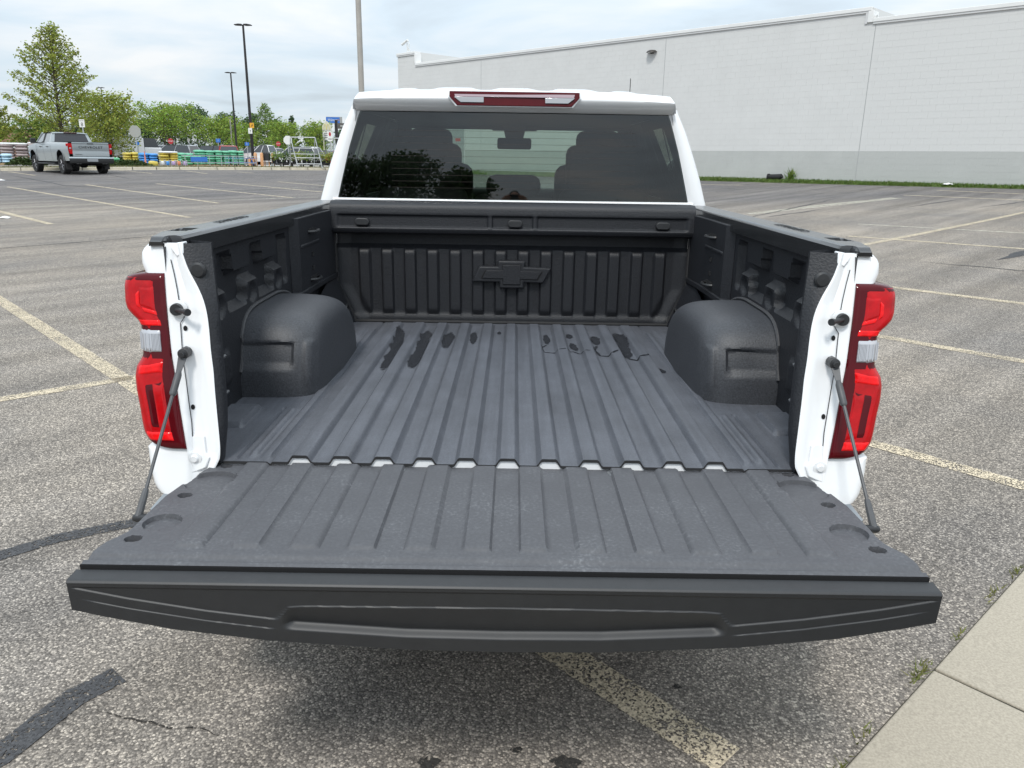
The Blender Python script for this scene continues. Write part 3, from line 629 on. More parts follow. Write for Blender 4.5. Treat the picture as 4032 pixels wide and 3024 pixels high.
    tp(MB().prism([(.836, .985), (.822, .992), (.806, .986), (.800, .94), (.79, .932), (.80, .905), (.838, .89)], lambda p: (s * p[0], yr(p[1]) - .002, p[1]), lambda p: (s * p[0], yr(p[1]) + .02, p[1])), 'hinge_bracket', WHITE, jb, bevel=.003)
    tp(MB().lathe([(0, -.012), (.008, -.012), (.011, -.006), (.018, -.005), (.018, .01)], (s * .828, yr(.93), .93), 'y', 18), 'hinge_bolt', WHITE, jb)
    for z, x in ((1.262, .868 - .012), (1.06, .848 - .012)): tp(MB().disc((s * x, yr(z) + .003, z), (1, 0, 0), (0, .2, 1), .0055, 14, .007), 'jamb_hole', DARK, jb)
    tp(MB().lathe([(.022, 0), (.024, -.003), (.024, -.008), (.019, -.010), (0, -.010)], (s * .873, yr(1.312) + .004, 1.312), 'y', 22), 'striker_seat', WHITE, jb)
    st = tp(MB().lathe([(.0, -.014), (.0155, -.014), (.0165, -.006), (.0165, 0)], (s * .873, yr(1.312) - .004, 1.312), 'y', 22), 'striker', PLASTIC, jb)
    tp(MB().tube([(s * .873, yr(1.312) - .010, 1.312), (s * .858, yr(1.312) - .026, 1.312), (s * .836, yr(1.312) - .042, 1.312), (s * .834, yr(1.312) - .044, 1.312), (s * .828, yr(1.312) - .049, 1.312)], [.008, .0065, .0065, .0095, .0095], 12), 'striker_pin', PLASTIC)
    # ---- bedside outer corner: rear face, round corner, forward
    rows = []
    zz_ = frange(.832, 1.40, .013) + [1.41, 1.425, 1.44, 1.452, 1.462, 1.470, 1.476]
    for z in zz_:
        xi = sm(z, XT); yy = yr(z) + .006
        xo = interp(z, XO) - .010 if .952 < z < 1.402 else (interp(z, [(.832, .935), (.85, .950), (.90, .962), (.952, .968)]) if z < .96 else interp(z, [(1.402, .974), (1.425, .983), (1.45, .984), (1.465, .976), (1.476, .962)]))
        row = [(s * xi, yy + .006, z), (s * xi, yy, z)]; r0 = .03
        for t in (.5, 1.0): row.append((s * (xi + (xo - r0 - xi) * t), yy + .002 * t, z))
        for q in range(1, 6): a = q / 5 * math.pi / 2; row.append((s * (xo - r0 + r0 * math.sin(a)), yy + .002 + r0 * (1 - math.cos(a)), z))
        for y in (2.08, 2.14, 2.2, 2.28, 2.35): row.append((s * (xo + (interp(z, XB) - xo) * ss(yy + r0, 2.33, y)), max(y, yy + r0 + .01), z))
        rows.append(row)
    cap = rows[-1]; rows.append([(x * .965, y + .008, z + .002) for x, y, z in cap])
    tp(MB().grid(rows), 'bed_corner', WHITE, recalc=False, smooth=45)
    prof = [(2.35, .62), (2.44, .62)] + [p for p in arc(2.95, .56, .51, 173, 7, 20)] + [(3.46, .62), (3.985, .62), (3.985, 1.476), (2.35, 1.476)]
    me = clean_poly('bedside_panel', prof, lambda y, z: Vector((s * interp(z, XB), y - TO[1], z - TO[2])), [.7, .83, .92, 1.0, 1.1, 1.2, 1.3, 1.35, 1.4, 1.43, 1.455], [2.6, 2.95, 3.3, 3.6]); me.materials.append(WHITE); link('bedside_panel', me, trk)
    tp(MB().grid([[(s * .985, 2.95 + .50 * math.cos(a), .56 + .50 * math.sin(a)), (s * .915, 2.92 + .46 * math.cos(a), .56 + .46 * math.sin(a)), (s * .70, 2.90 + .42 * math.cos(a), .52 + .42 * math.sin(a))] for a in [math.pi * q / 16 for q in range(17)]]), 'wheel_arch_liner', RUBBER, recalc=False)
    # ---- rail cap: stake pocket pressed into the top
    def cap_z(x, y):
        z = 1.492 + .002 * bandf(x, .90, .985, .01)
        z -= .045 * bandf(x, .930, .972, .004) * bandf(y, 2.225 - (x - .95) * .3, 2.315, .006)
        return z - .012 * ss(.988, 1.002, x) - .012 * (1 - ss(2.03, 2.06, y))
    ry = frange(2.032, 2.33, .006) + frange(2.36, 4.0, .04)
    def xin(y): return .884 if y > 2.10 else .884 + .026 * (1 - ss(2.085, 2.10, y))
    rows = []
    for y in ry:
        xi, xo = xin(y), 1.002 - .058 * (1 - ss(2.0, 2.32, y)); row = [(s * (xi + .001), y, 1.436 if y > 2.095 else 1.468), (s * xi, y, 1.440 if y > 2.095 else 1.470), (s * xi, y, 1.484)]
        row += [(s * x, y, cap_z(x, y) - .004 * (x < xi + .005)) for x in [xi + .004 + (xo - xi - .004) * q / 24 for q in range(25)]] + [(s * (xo + .003), y, 1.470)]
        rows.append(row)
    rows.insert(0, [(x, y + .003, min(z, 1.472)) for x, y, z in rows[0]])
    rc = tp(MB().grid(rows), 'rail_cap', RAILP, recalc=False, smooth=40)
    tm = text_mesh('CHEVROLET', .040, .0006, 1.18, 1.45); tm.materials.append(mat('dark_lettering', (.012, .012, .013), .5))
    part('rail_lettering', tm, rc, (s * .952, 2.66 - TO[1], 1.4955 - TO[2]), (0, 0, R(90 if s > 0 else -90)), (.80, 1, 1))
# ---- front wall with its header
def wall_hw(z): return interp(z, [(.90, .766), (.935, .774), (1.10, .856), (1.4, .858)])
def wall_y(x, z):
    u = abs(((x + PER * .5) / PER + .5) % 1 - .5) * PER; k_ = ss(.950, .985, z) * (1 - ss(1.262, 1.286, z)) * (1 - ss(wall_hw(z) - .10, wall_hw(z) - .05, abs(x)))
    return 3.80 + .025 * ss(1.275, 1.30, z) - .018 * (1 - ss(.021, .033, u)) * k_ - .010 * (1 - ss(.940, .965, z)) - .018 * ss(wall_hw(z) - .07, wall_hw(z) - .01, abs(x))
wx = frange(-.86, .86, .0045)
tp(MB().grid([[(max(-wall_hw(z), min(wall_hw(z), x)), wall_y(x, z), z) for x in wx] for z in frange(.905, 1.38, .010)]), 'bed_front_wall', LINER, recalc=False)
def head_y(x, z):
    y = interp(z, [(1.348, 3.83), (1.352, 3.755), (1.362, 3.728), (1.378, 3.719), (1.45, 3.722), (1.482, 3.727), (1.496, 3.738), (1.504, 3.76)])
    return y + .013 * bandf(z, 1.388, 1.443, .012) * (1 - ss(.822, .838, abs(x))) - .011 * bandf(z, 1.388, 1.443, .012) * (bandf(abs(x), .095, .118, .008))
hd = tp(MB().grid([[(x, head_y(x, z), z) for x in frange(-.868, .868, .006)] for z in [1.348, 1.350, 1.352, 1.356, 1.362, 1.37, 1.378] + frange(1.381, 1.45, .003) + [1.46, 1.47, 1.482, 1.49, 1.497, 1.502, 1.505]] + [[(x, y, 1.505) for x in frange(-.868, .868, .006)] for y in (3.80, 3.86)]), 'bed_header', LINER, recalc=False)
for x in (-.715, .012, .715):
    pl = [(x + (.017 if c_ > 0 else -.017) + .017 * c_, 1.411 + .017 * s_) for c_, s_ in [(math.cos(2 * math.pi * q / 24 + .01), math.sin(2 * math.pi * q / 24 + .01)) for q in range(24)]]
    tp(MB().prism(pl, lambda p: (p[0], 3.738, p[1]), lambda p: (p[0], 3.713, p[1])), 'header_plug', PLASTIC, hd, bevel=.004)
for s in (-1, 1):
    tp(MB().tube([(s * .862, 3.775, 1.35), (s * .862, 3.775, 1.115), (s * .775, 3.778, .918)], .011, 8), 'corner_seal', RUBBER)
tp(MB().tube([(-.775, 3.775, .922), (.775, 3.775, .922)], .008, 8), 'floor_seal', RUBBER)
BOW = [(-238, -46), (-193, 49), (-83, 47), (-83, 84), (80, 84), (72, 47), (234, 42), (187, -51), (72, -46), (72, -84), (-73, -84), (-73, -46)]
BOWI = [(-178, -24), (-154, 26), (-55, 26), (-55, 60), (52, 60), (52, 24), (178, 22), (152, -28), (50, -26), (50, -60), (-53, -60), (-53, -24)]
q_ = .000835
em = tp(MB().prism([(x * q_, 1.163 + z * q_) for x, z in BOW], lambda p: (p[0], 3.80, p[1]), lambda p: (p[0] * .985, 3.762, 1.163 + (p[1] - 1.163) * .95)), 'emblem', LINER, bevel=.007)
tp(MB().prism([(x * q_ * 1.02, 1.163 + z * q_) for x, z in BOWI], lambda p: (p[0], 3.763, p[1]), lambda p: (p[0], 3.7605, p[1])), 'emblem_groove', DARK, em, smooth=0)
tp(MB().prism([(x * q_ * .97, 1.163 + z * q_ * .94) for x, z in BOWI], lambda p: (p[0], 3.763, p[1]), lambda p: (p[0], 3.757, p[1])), 'emblem_face', LINER, em, bevel=.002)

# ---- tail lights
def tl(s, z, u, o):
    """u 0..1 over the rear face from the inner edge to the corner, 1..2 forward round the side; o = stand-off"""
    xi, xo = sm(z, XT), interp(z, XO); y = yr(z); r0 = min(.028, (xo - xi) * .45)
    if u <= .7: return (s * (xi + (xo - r0 - xi) * u / .7), y - o + .001 * u, z)
    if u <= 1: a = (u - .7) / .3 * math.pi / 2; return (s * (xo - r0 + (r0 + o) * math.sin(a)), y + r0 - (r0 + o) * math.cos(a), z)
    return (s * (xo + o + .012 * (u - 1)), y + r0 + .16 * (u - 1), z)
for s in (-1, 1):
    zr = [.952, .954, .958, .965] + frange(.975, 1.385, .010) + [1.390, 1.395, 1.399, 1.402]
    us = [-.001] + frange(0, .7, .07) + [.76, .82, .88, .94, 1.0] + [1.2, 1.5, 2.0]
    rows = []
    for z in zr:
        e_ = .010 * min(1, ((z - .952) / .012)) ** .5 * min(1, max(0, (1.402 - z) / .010)) ** .5
        rows.append([tl(s, z, max(u, 0), (e_ if u > .02 else (e_ * .6 if u >= 0 else -.004))) for u in us])
    t_ = tp(MB().grid(rows), 'tail_light', REDD, recalc=False, smooth=50)
    def lens(name, za, zb, ua, ub, o, m, n=24, za2=None, zb2=None):
        rr = []
        for i in range(n + 1):
            row = []
            for j in range(17):
                u = ua + (ub - ua) * j / 16; f = j / 16; lo = za + ((za2 if za2 is not None else za) - za) * f; hi = zb + ((zb2 if zb2 is not None else zb) - zb) * f
                z = lo + (hi - lo) * i / n; ed = min(1, 6 * min(i / n, 1 - i / n) + .1, 6 * min(f, 1 - f) + .1); row.append(tl(s, z, u, .010 + (o - .0) * ed - .0012 * (1 - ed)))
            rr.append(row)
        return tp(MB().grid(rr), name, m, t_, recalc=False, smooth=50)
    lens('upper_lens', 1.262, 1.392, .22, 1.02, .0015, REDM)
    lens('upper_inner_lens', 1.300, 1.372, .24, .62, .0030, REDM, za2=1.318)
    lens('upper_light_bar', 1.296, 1.308, .24, .58, .0040, REDB, 8, 1.304, 1.318)
    lens('upper_side_bar', 1.306, 1.364, .58, .68, .0040, REDB, 16, 1.318, 1.352)
    lens('upper_strip', 1.269, 1.286, .22, .92, .0032, REDB, 8)
    lens('reverse_lens', 1.202, 1.260, .30, .985, .0030, CLEAR)
    lens('lower_lens', .972, 1.199, .24, 1.01, .0015, REDM, 30)
    lens('lower_top_bar', 1.150, 1.180, .26, .86, .0035, REDB, 10, 1.142, 1.168)
    lens('lower_channel', .996, 1.138, .28, .74, .0030, REDD, 20, 1.0, 1.130)
    lens('lower_reflector', 1.0, 1.130, .27, .56, .0045, REDM, 20)
    lens('lower_bright', .976, 1.000, .25, .84, .0040, REDB, 10)
    for j in range(12):   # fluting of the clear lens
        u = .34 + .60 * j / 11; tp(MB().tube([tl(s, z, u, .0130) for z in frange(1.207, 1.250, .008)], .0018, 5), 'lens_flute', CLEAR, t_)

# ---- tailgate, folded down flat
HW = [(1.345, .866), (1.39, .866), (1.42, .867), (1.455, .865), (1.482, .860), (1.505, .848), (1.53, .838), (1.56, .835), (1.60, .836), (1.72, .836), (1.80, .823), (1.865, .808), (1.91, .797), (1.935, .788), (1.946, .775)]
TZ = .905
def spo_b(x): a = abs(x); return interp(a, [(0, .734), (.2, .7365), (.45, .752), (.67, .780), (.87, .822)])
rows = []
for y in [1.368, 1.38, 1.45, 1.55, 1.65, 1.8, 1.90]:
    k2 = ss(1.35, 1.9, y); rows.append([(x * interp(y, HW) / .866 * .992, y, spo_b(x) - .0015 - .002 * (1 - ss(.3, .5, abs(x))) + (.80 - spo_b(x)) * k2 * .6) for x in frange(-.866, .866, .05)])
tg = tp(MB().grid(rows), 'tailgate', WHITE, recalc=False)
for s in (-1, 1):
    tp(MB().grid([[(s * (interp(y, HW) - .008), y, TZ - .02), (s * (interp(y, HW) - .006), y, TZ - .05), (s * interp(y, HW) * .992, y, spo_b(.866) - .0035 + (.80 - spo_b(.866)) * ss(1.35, 1.9, y) * .6)] for y in [1.352, 1.4, 1.5, 1.6, 1.75, 1.9]]), 'tailgate_side', WHITE, tg, recalc=False)
CIRC = [(.754, 1.81, .062), (.775, 1.577, .041)]; HOLE = [(.784, 1.722, .017), (.750, 1.909, .015), (.803, 1.497, .018)]
def lin_h(x, y):
    a = abs(x); h = 0
    if a < .72:
        k2 = 1 if a < .70 else 0; u = abs((a - .061) / .122 - round((a - .061) / .122)) * .122
        h += .009 * (1 - ss(.026, .033, u)) * bandf(y, 1.462, 1.925, .016) * (a > .02)
    for cx_, cy_, r_ in CIRC: h -= .011 * (1 - ss(r_ - .0005, r_ + .0005, math.hypot(a - cx_, y - cy_)))
    for cx_, cy_, r_ in HOLE: h -= .030 * (1 - ss(r_ - .0005, r_ + .0005, math.hypot((a - cx_), (y - cy_) * 1.3)))
    h -= .009 * bandf(y, 1.410, 1.430, .016); h -= .004 * (1 - ss(1.392, 1.402, y)); h -= .012 * ss(1.93, 1.946, y)
    e_ = interp(y, HW) - a; return h - .010 * (1 - ss(0, .008, e_))
def snap(x, y):
    a, sg = abs(x), (1 if x > 0 else -1)
    if a > .68:
        for cx_, cy_, r_, e_ in [(*c, 1.0) for c in CIRC] + [(*c, 1.3) for c in HOLE]:
            dx, dy = a - cx_, (y - cy_) * e_; d = math.hypot(dx, dy)
            if abs(d - r_) < .0042 and d > 0:
                r2 = r_ - .0012 if d < r_ else r_ + .0012; nx, ny = cx_ + dx / d * r2, cy_ + dy / d * r2 / e_
                return (sg * nx, ny, TZ + (lin_h(cx_, cy_) if d < r_ else max(lin_h(cx_ + dx / d * (r_ + .006), cy_ + dy / d * (r_ + .006) / e_), -.012)))
    return (x, y, TZ + lin_h(x, y))
lx = frange(-.70, .70, .0052)
rows = []
for y in frange(1.393, 1.946, .0040):
    hw = interp(y, HW); o_ = [.70 + (hw - .70) * q / 46 for q in range(1, 47)]
    r_ = [-v for v in reversed(o_)] + lx + o_; rows.append([snap(x, y) for x in r_])
SCUFF = mat('tailgate_liner', (.08, .081, .088), .58, spec=.45); n_, k_, b_ = nodes(SCUFF)
t_ = n_.new('ShaderNodeTexCoord'); a_ = n_.new('ShaderNodeTexNoise'); a_.inputs['Scale'].default_value = 5; a_.inputs['Detail'].default_value = 9; a_.inputs['Roughness'].default_value = .75; k_.new(t_.outputs['Object'], a_.inputs[0])
a2_ = n_.new('ShaderNodeTexNoise'); a2_.inputs['Scale'].default_value = 130; a2_.inputs['Detail'].default_value = 3; k_.new(t_.outputs['Object'], a2_.inputs[0])
mu_ = n_.new('ShaderNodeMath'); mu_.operation = 'MULTIPLY'; k_.new(a_.outputs[0], mu_.inputs[0]); k_.new(a2_.outputs[0], mu_.inputs[1])
cr_ = n_.new('ShaderNodeValToRGB'); k_.new(mu_.outputs[0], cr_.inputs[0]); e = cr_.color_ramp.elements
e[0].position = .18; e[0].color = (.070, .071, .078, 1); e[1].position = .50; e[1].color = (.155, .16, .17, 1); x_ = e.new(.31); x_.color = (.084, .086, .094, 1)
k_.new(cr_.outputs[0], b_.inputs['Base Color'])
bp_ = n_.new('ShaderNodeBump'); bp_.inputs['Strength'].default_value = .3; bp_.inputs['Distance'].default_value = .0012; k_.new(a2_.outputs[0], bp_.inputs['Height']); k_.new(bp_.outputs[0], b_.inputs['Normal'])
ln = tp(MB().grid(rows), 'tailgate_liner', SCUFF, tg, recalc=False, smooth=40)
for x, y in ((-.29, 1.901), (-.30, 1.487), (.285, 1.899), (.297, 1.489)):
    z = TZ + .0008
    tp(MB().lathe([(.020, -.001), (.019, .0012), (.013, .0006), (.0105, .005), (.004, .006), (0, .0035)], (x, y, z), 'z', 18), 'liner_screw', STEEL, tg)
# spoiler / top edge of the tailgate: sculpted face
def spo(x, t):
    """t 0 (front of top face) .. 1 (lower edge)"""
    zb = spo_b(x); a = abs(x)
    if t < .16: q = t / .16; return (x, 1.387 - .032 * q, TZ - .0125 - .002 * q)
    if t < .24: q = (t - .16) / .08 * math.pi / 2; return (x, 1.355 - .009 * math.sin(q), TZ - .0145 - .009 * (1 - math.cos(q)))
    q = (t - .24) / .76; z = TZ - .0235 + (zb - TZ + .0235) * q; y = 1.346 + .012 * (TZ - z) / .17
    pl_ = interp(a, [(0, .840), (.40, .838), (.432, .835), (.452, .812), (.46, .806), (.6, .824), (.75, .850), (.86, .874)])   # lower border of the recessed panel
    y += .0032 * (1 - ss(TZ - .033, TZ - .028, z)) * ss(pl_ - .0022, pl_ + .0012, z) * (1 - ss(.852, .860, a))
    lz = zb + .043                                              # ledge of the grip
    y += .015 * ss(lz - .015, lz, z) * max(0, min(1, (pl_ - z) / (pl_ - lz))) * (1 - ss(.425, .452, a))
    y -= .0022 * (1 - ss(pl_ - .024, pl_ - .0215, z)) * ss(.46, .47, a) * (1 - ss(.80, .86, a))
    return (x, y, z)
tsp = frange(0, .24, .02) + frange(.246, 1.0, .0065)
sx_ = frange(-.8665, .8665, .005)
rows = [[spo(x, t) for x in sx_] for t in tsp]; rows.append([(x, y + .02, z + .002) for x, y, z in rows[-1]]); rows.insert(0, [(x, y, z - .03) for x, y, z in rows[0]])
sp_ = tp(MB().grid(rows), 'tailgate_spoiler', PLASTIC, tg, recalc=False, smooth=40)
for s in (-1, 1): tp(MB().add([(s * .8668, y, z) for _, y, z in [spo(.8665, t) for t in tsp]] + [(s * .8668, 1.40, spo_b(.866)), (s * .8668, 1.40, TZ - .03)], [tuple(range(len(tsp) + 2))]), 'spoiler_end', PLASTIC, sp_, smooth=0)
tp(MB().box(-.862, .862, 1.3915, 1.3985, .86, .8995), 'liner_gap_shade', DARK, tg, smooth=0)  # near-black bar painting in the shade below the liner lip
# cables that hold it
for s in (-1, 1):
    p0, p1 = Vector((s * .850, yr(1.20) - .018, 1.203)), Vector((s * .880, 1.675, .868)); d = (p1 - p0).normalized()
    cb = tp(MB().tube([p0 + d * .10, p1 - d * .05], .0043, 8), 'tailgate_cable', CABLE)
    tp(MB().tube([p0 + d * .05, p0 + d * .062, p0 + d * .115, p0 + d * .12], [.0055, .009, .009, .0065], 10), 'cable_sleeve', CABLE, cb)
    tp(MB().tube([p1 - d * .07, p1 - d * .055, p1], [.006, .008, .009], 10), 'cable_end', CABLE, cb)
    tp(MB().prism([(-.011, .016), (0, .022), (.011, .016), (.012, -.01), (.006, -.06), (-.006, -.06), (-.012, -.01)], lambda p: (p0.x + s * p[0] * .8 + d.x * (-p[1]) * 1.0, p0.y + d.y * (-p[1]) - p[0] * .4, p0.z + d.z * (-p[1])), lambda p: (p0.x + s * p[0] * .8 + d.x * (-p[1]), p0.y - .005 + d.y * (-p[1]) - p[0] * .4, p0.z + d.z * (-p[1]))), 'cable_eye', CABLE, cb)
    tp(MB().lathe([(0, -.022), (.007, -.022), (.008, -.012), (.014, -.010), (.014, .02)], (p0.x, p0.y, p0.z), 'y', 14), 'cable_bolt', STEEL if 0 else PLASTIC, cb)
for s in (-1, 1): tp(MB().tube([(s * .815, 1.675, .866), (s * .886, 1.675, .866), (s * .892, 1.675, .866)], [.010, .010, .007], 12), 'cable_pivot', PLASTIC)
# ---- rear bumper under the gate
bx_ = [(-.985, 2.02), (-.975, 1.90), (-.93, 1.845), (-.80, 1.815), (-.4, 1.80), (.4, 1.80), (.80, 1.815), (.93, 1.845), (.975, 1.90), (.985, 2.02)]
tp(MB().grid([[(x * k2, y + dy, z) for x, y in bx_] for z, k2, dy in ((.50, .97, .03), (.53, 1, .0), (.62, 1, -.01), (.72, 1, .0), (.775, .995, .012), (.79, .97, .05), (.795, .90, .14))]), 'rear_bumper', BUMPER, recalc=False)
tp(MB().box(-.35, .35, 1.79, 1.95, .60, .74), 'licence_recess', PLASTIC, bevel=.02)
# ---- cab: rear frame and window
GW = [(1.40, .93), (1.50, .905), (1.60, .879), (1.75, .839), (1.90, .790), (1.94, .772)]         # half width of the rear glass
CW = [(1.20, 1.03), (1.40, 1.035), (1.49, 1.012), (1.62, .972), (1.75, .924), (1.85, .884), (1.93, .842), (1.96, .830)]  # half width of the cab
def gy(x, z): return 4.05 + .0437 * (z - 1.5) + .05 * max(0, z - 1.5) ** 2 + .025 * (x / .9) ** 2
zg = frange(1.40, 1.945, .02)
tp(MB().grid([[(interp(z, GW) * u, gy(interp(z, GW) * u, z), z) for u in frange(-1.0, 1.0, .05)] for z in zg]), 'rear_window', GLASS_R, recalc=False, smooth=60)
FRIT = mat('black_frit', (.008, .008, .009), .25)
for s in (-1, 1):
    rows = []
    for z in frange(1.20, 1.955, .02):
        a, b = interp(z, GW) if z < 1.94 else interp(1.94, GW), interp(z, CW)
        if z < 1.40: a = .90
        y = gy(a, z) if z > 1.40 else 4.10
        rows.append([(s * (a - .004), y + .02, z), (s * (a - .002), y - .004, z), (s * (a + .012), y - .010, z), (s * (a + (b - a) * .45), y - .008, z), (s * (a + (b - a) * .8), y + .012, z), (s * (b - .006), y + .05, z), (s * b, y + .12, z), (s * (b + .002), y + .32, z)])
    tp(MB().grid(rows), 'cab_rear_pillar', WHITE, recalc=False, smooth=60)
tp(MB().grid([[(x, y + .02 * (x / .9) ** 2, z) for x in frange(-.925, .925, .05)] for y, z in ((4.06, 1.2), (4.048, 1.44), (4.030, 1.488), (4.032, 1.497), (4.040, 1.5025), (4.056, 1.505))]), 'cab_back_panel', WHITE, recalc=False)
# faint defroster lines in the glass
DEF = mat('defroster_wire', (.03, .022, .018), .6)
rw = [o for o in trk.children if o.name.startswith('rear_window')][0]
for i in range(10):
    z = 1.56 + i * .031; tp(MB().grid([[(x, gy(x, z_) - .0008, z_) for x in frange(-.62, .62, .05)] for z_ in (z, z + .0012)]), 'defroster_line', DEF, rw, recalc=False)
# ---- roof
def rib(x, y):
    a = abs(x); k2 = ss(4.08, 4.22, y) * (1 - ss(5.3, 5.5, y)); return .017 * k2 * (bandf(a, .20, .40, .05) + bandf(a, -.1, .10, .05) + bandf(a, .50, .60, .05) * .8)
ST = [(4.062, 1.930, .785, 0), (4.045, 1.938, .792, 0), (4.016, 1.962, .794, .002), (4.002, 1.982, .793, .006), (4.000, 1.990, .790, .009), (4.006, 2.000, .786, .012), (4.03, 2.017, .780, .014), (4.07, 2.031, .776, .014), (4.15, 2.041, .772, .018), (4.3, 2.047, .77, .02), (4.7, 2.054, .768, .022), (5.2, 2.048, .758, .026), (5.5, 2.02, .74, .03), (5.64, 1.985, .71, .03)]
rows = []
for y, z, hw, e_ in ST:
    row = []
    for u in frange(-1, 1, .025):
        x = hw * u; zz = z - e_ * abs(u) ** 5 + (rib(x, y)); row.append((x, y + .025 * u * u, zz))
    lo = 1.935 if z > 1.95 else z
    rows.append([(-hw - .012, row[0][1] + .03, lo - .0), (-hw - .007, row[0][1] + .012, lo + (row[0][2] - lo) * .55)] + row + [(hw + .007, row[-1][1] + .012, lo + (row[-1][2] - lo) * .55), (hw + .012, row[-1][1] + .03, lo)])
rf = tp(MB().grid(rows), 'roof', WHITE, recalc=False, smooth=50)
LINE = mat('dark_headliner', (.022, .022, .024), .95)
tp(MB().grid([[(x * .98, y, z - .045) for x in frange(-.80, .80, .1)] for y, z in ((4.07, 1.985), (4.6, 2.0), (5.2, 1.995), (5.55, 1.96))]), 'headliner', LINE, recalc=False)
# ---- high brake light
BL = [(-.318, 2.022), (-.318, 1.996), (-.280, 1.955), (.280, 1.955), (.318, 1.996), (.318, 2.022)]
def bly(z): return 3.990 + .02 * ss(1.985, 2.02, z) + .006 * (1 - ss(1.955, 1.985, z))
bz = tp(MB().prism([(x * 1.025, 1.988 + (z - 1.988) * 1.14) for x, z in BL], lambda p: (p[0], bly(p[1]) + .025, p[1]), lambda p: (p[0], bly(p[1]) - .001, p[1])), 'brake_light_bezel', WHITE, bevel=.003)
br = tp(MB().prism(BL, lambda p: (p[0], bly(p[1]) + .02, p[1]), lambda p: (p[0], bly(p[1]) - .006, p[1])), 'high_brake_light', REDD, bevel=.003)
def blp(poly, name, m, o): tp(MB().prism(poly, lambda p: (p[0], bly(p[1]) - .004, p[1]), lambda p: (p[0], bly(p[1]) - o, p[1])), name, m, br, bevel=.001)
MAUVE = mat('smoked_lens', (.28, .20, .22), .2, coat=.6)
blp([(-.295, 2.012), (-.290, 1.996), (.290, 1.996), (.295, 2.012)], 'brake_lens_strip', MAUVE, .0075)
for s in (-1, 1): blp([(s * .295, 1.9945), (s * .262, 1.970), (s * .150, 1.970), (s * .150, 1.9945)], 'cargo_lens', CLEAR, .0085)
# ---- sides of the cab: doors, fender, windows
for s in (-1, 1):
    prof = [(4.01, .60), (4.01, 1.47), (6.15, 1.47), (6.3, 1.42), (7.25, 1.32), (7.45, 1.25), (7.52, .95), (7.50, .62), (7.21, .62)] + arc(6.70, .62, .51, 0, 180, 20) + [(6.18, .60)]
    me = clean_poly('cab_side', prof, lambda y, z: Vector((s * (interp(z, [(.5, .96), (.62, .985), (.83, 1.005), (1.0, 1.03), (1.2, 1.035), (1.4, 1.028), (1.47, 1.008)]) - .10 * ss(6.9, 7.55, y)), y - TO[1], z - TO[2])), [.7, .83, 1.0, 1.1, 1.2, 1.3, 1.38, 1.42], [4.6, 5.2, 5.8, 6.4, 7.0, 7.2, 7.35]); me.materials.append(WHITE); cs = link('cab_side', me, trk)
    for y in (5.02, 6.02): tp(MB().grid([[(s * (interp(z, [(.62, .985), (.83, 1.005), (1.0, 1.03), (1.2, 1.035), (1.4, 1.028), (1.47, 1.008)]) + .001), y + d, z) for d in (-.003, .003)] for z in frange(.66, 1.46, .1)]), 'door_gap', MATS['panel_gap'], cs, recalc=False)
    for y in (4.30, 5.28): tp(MB().tube([(s * 1.02, y, 1.28), (s * 1.055, y + .03, 1.285), (s * 1.055, y + .16, 1.285), (s * 1.02, y + .19, 1.28)], .012, 8), 'door_handle', PLASTIC, cs)
    # pillars and side glass
    for y0, y1, yt0, yt1, m_, nm in ((4.42, 5.00, 4.45, 4.98, GLASS_S, 'rear_door_glass'), (5.09, 6.05, 5.07, 5.52, GLASS_S, 'front_door_glass')):
        tp(MB().grid([[(s * (1.004 + (.80 - 1.004) * t), y0 + (yt0 - y0) * t, 1.468 + (1.938 - 1.468) * t), (s * (1.004 + (.80 - 1.004) * t), y1 + (yt1 - y1) * t, 1.468 + (1.938 - 1.468) * t)] for t in frange(0, 1, .1)]), nm, m_, recalc=False)
    tp(MB().tube([(s * 1.0, 5.045, 1.46), (s * .80, 5.025, 1.945)], [.05, .04], 8), 'door_pillar', PLASTIC)
    tp(MB().tube([(s * .985, 6.17, 1.45), (s * .90, 5.95, 1.64), (s * .775, 5.62, 1.95)], [.05, .045, .04], 8), 'front_pillar', WHITE)
    tp(MB().box(*sorted((s * 1.08, s * 1.30)), 5.83, 5.93, 1.42, 1.66), 'door_mirror', PLASTIC, bevel=.03)
    tp(MB().tube([(s * 1.0, 5.95, 1.46), (s * 1.12, 5.89, 1.48)], .03, 8), 'mirror_arm', PLASTIC)
    for y in (2.95, 6.70):
        zc = terr(s, y) + .405; wt = tp(MB().lathe([(.22, s * .76), (.36, s * .755), (.405, s * .775), (.41, s * .88), (.405, s * .975), (.36, s * .995), (.27, s * .985), (.25, s * .96)], (0, y, zc), 'x', 40), 'wheel', TYRE)
        tp(MB().lathe([(.255, s * .97), (.24, s * .955), (.10, s * .965), (.06, s * .985), (0, s * .985)], (0, y, zc), 'x', 30), 'rim', RIM, wt)
        for q in range(6): a = q * math.pi / 3; tp(MB().tube([(s * .97, y + .05 * math.cos(a), zc + .05 * math.sin(a)), (s * .968, y + .24 * math.cos(a), zc + .24 * math.sin(a))], [.03, .022], 6), 'spoke', RIM, wt)
    tp(MB().box(*sorted((s * .62, s * .90)), 7.40, 7.49, 1.06, 1.20), 'headlight', CLEAR, bevel=.02)
    tp(MB().grid([[(s * 1.0, 6.70 + .50 * math.cos(a), .62 + .50 * math.sin(a)), (s * .62, 6.70 + .50 * math.cos(a), .62 + .50 * math.sin(a))] for a in [math.pi * q / 16 for q in range(17)]]), 'front_arch_liner', RUBBER, recalc=False)
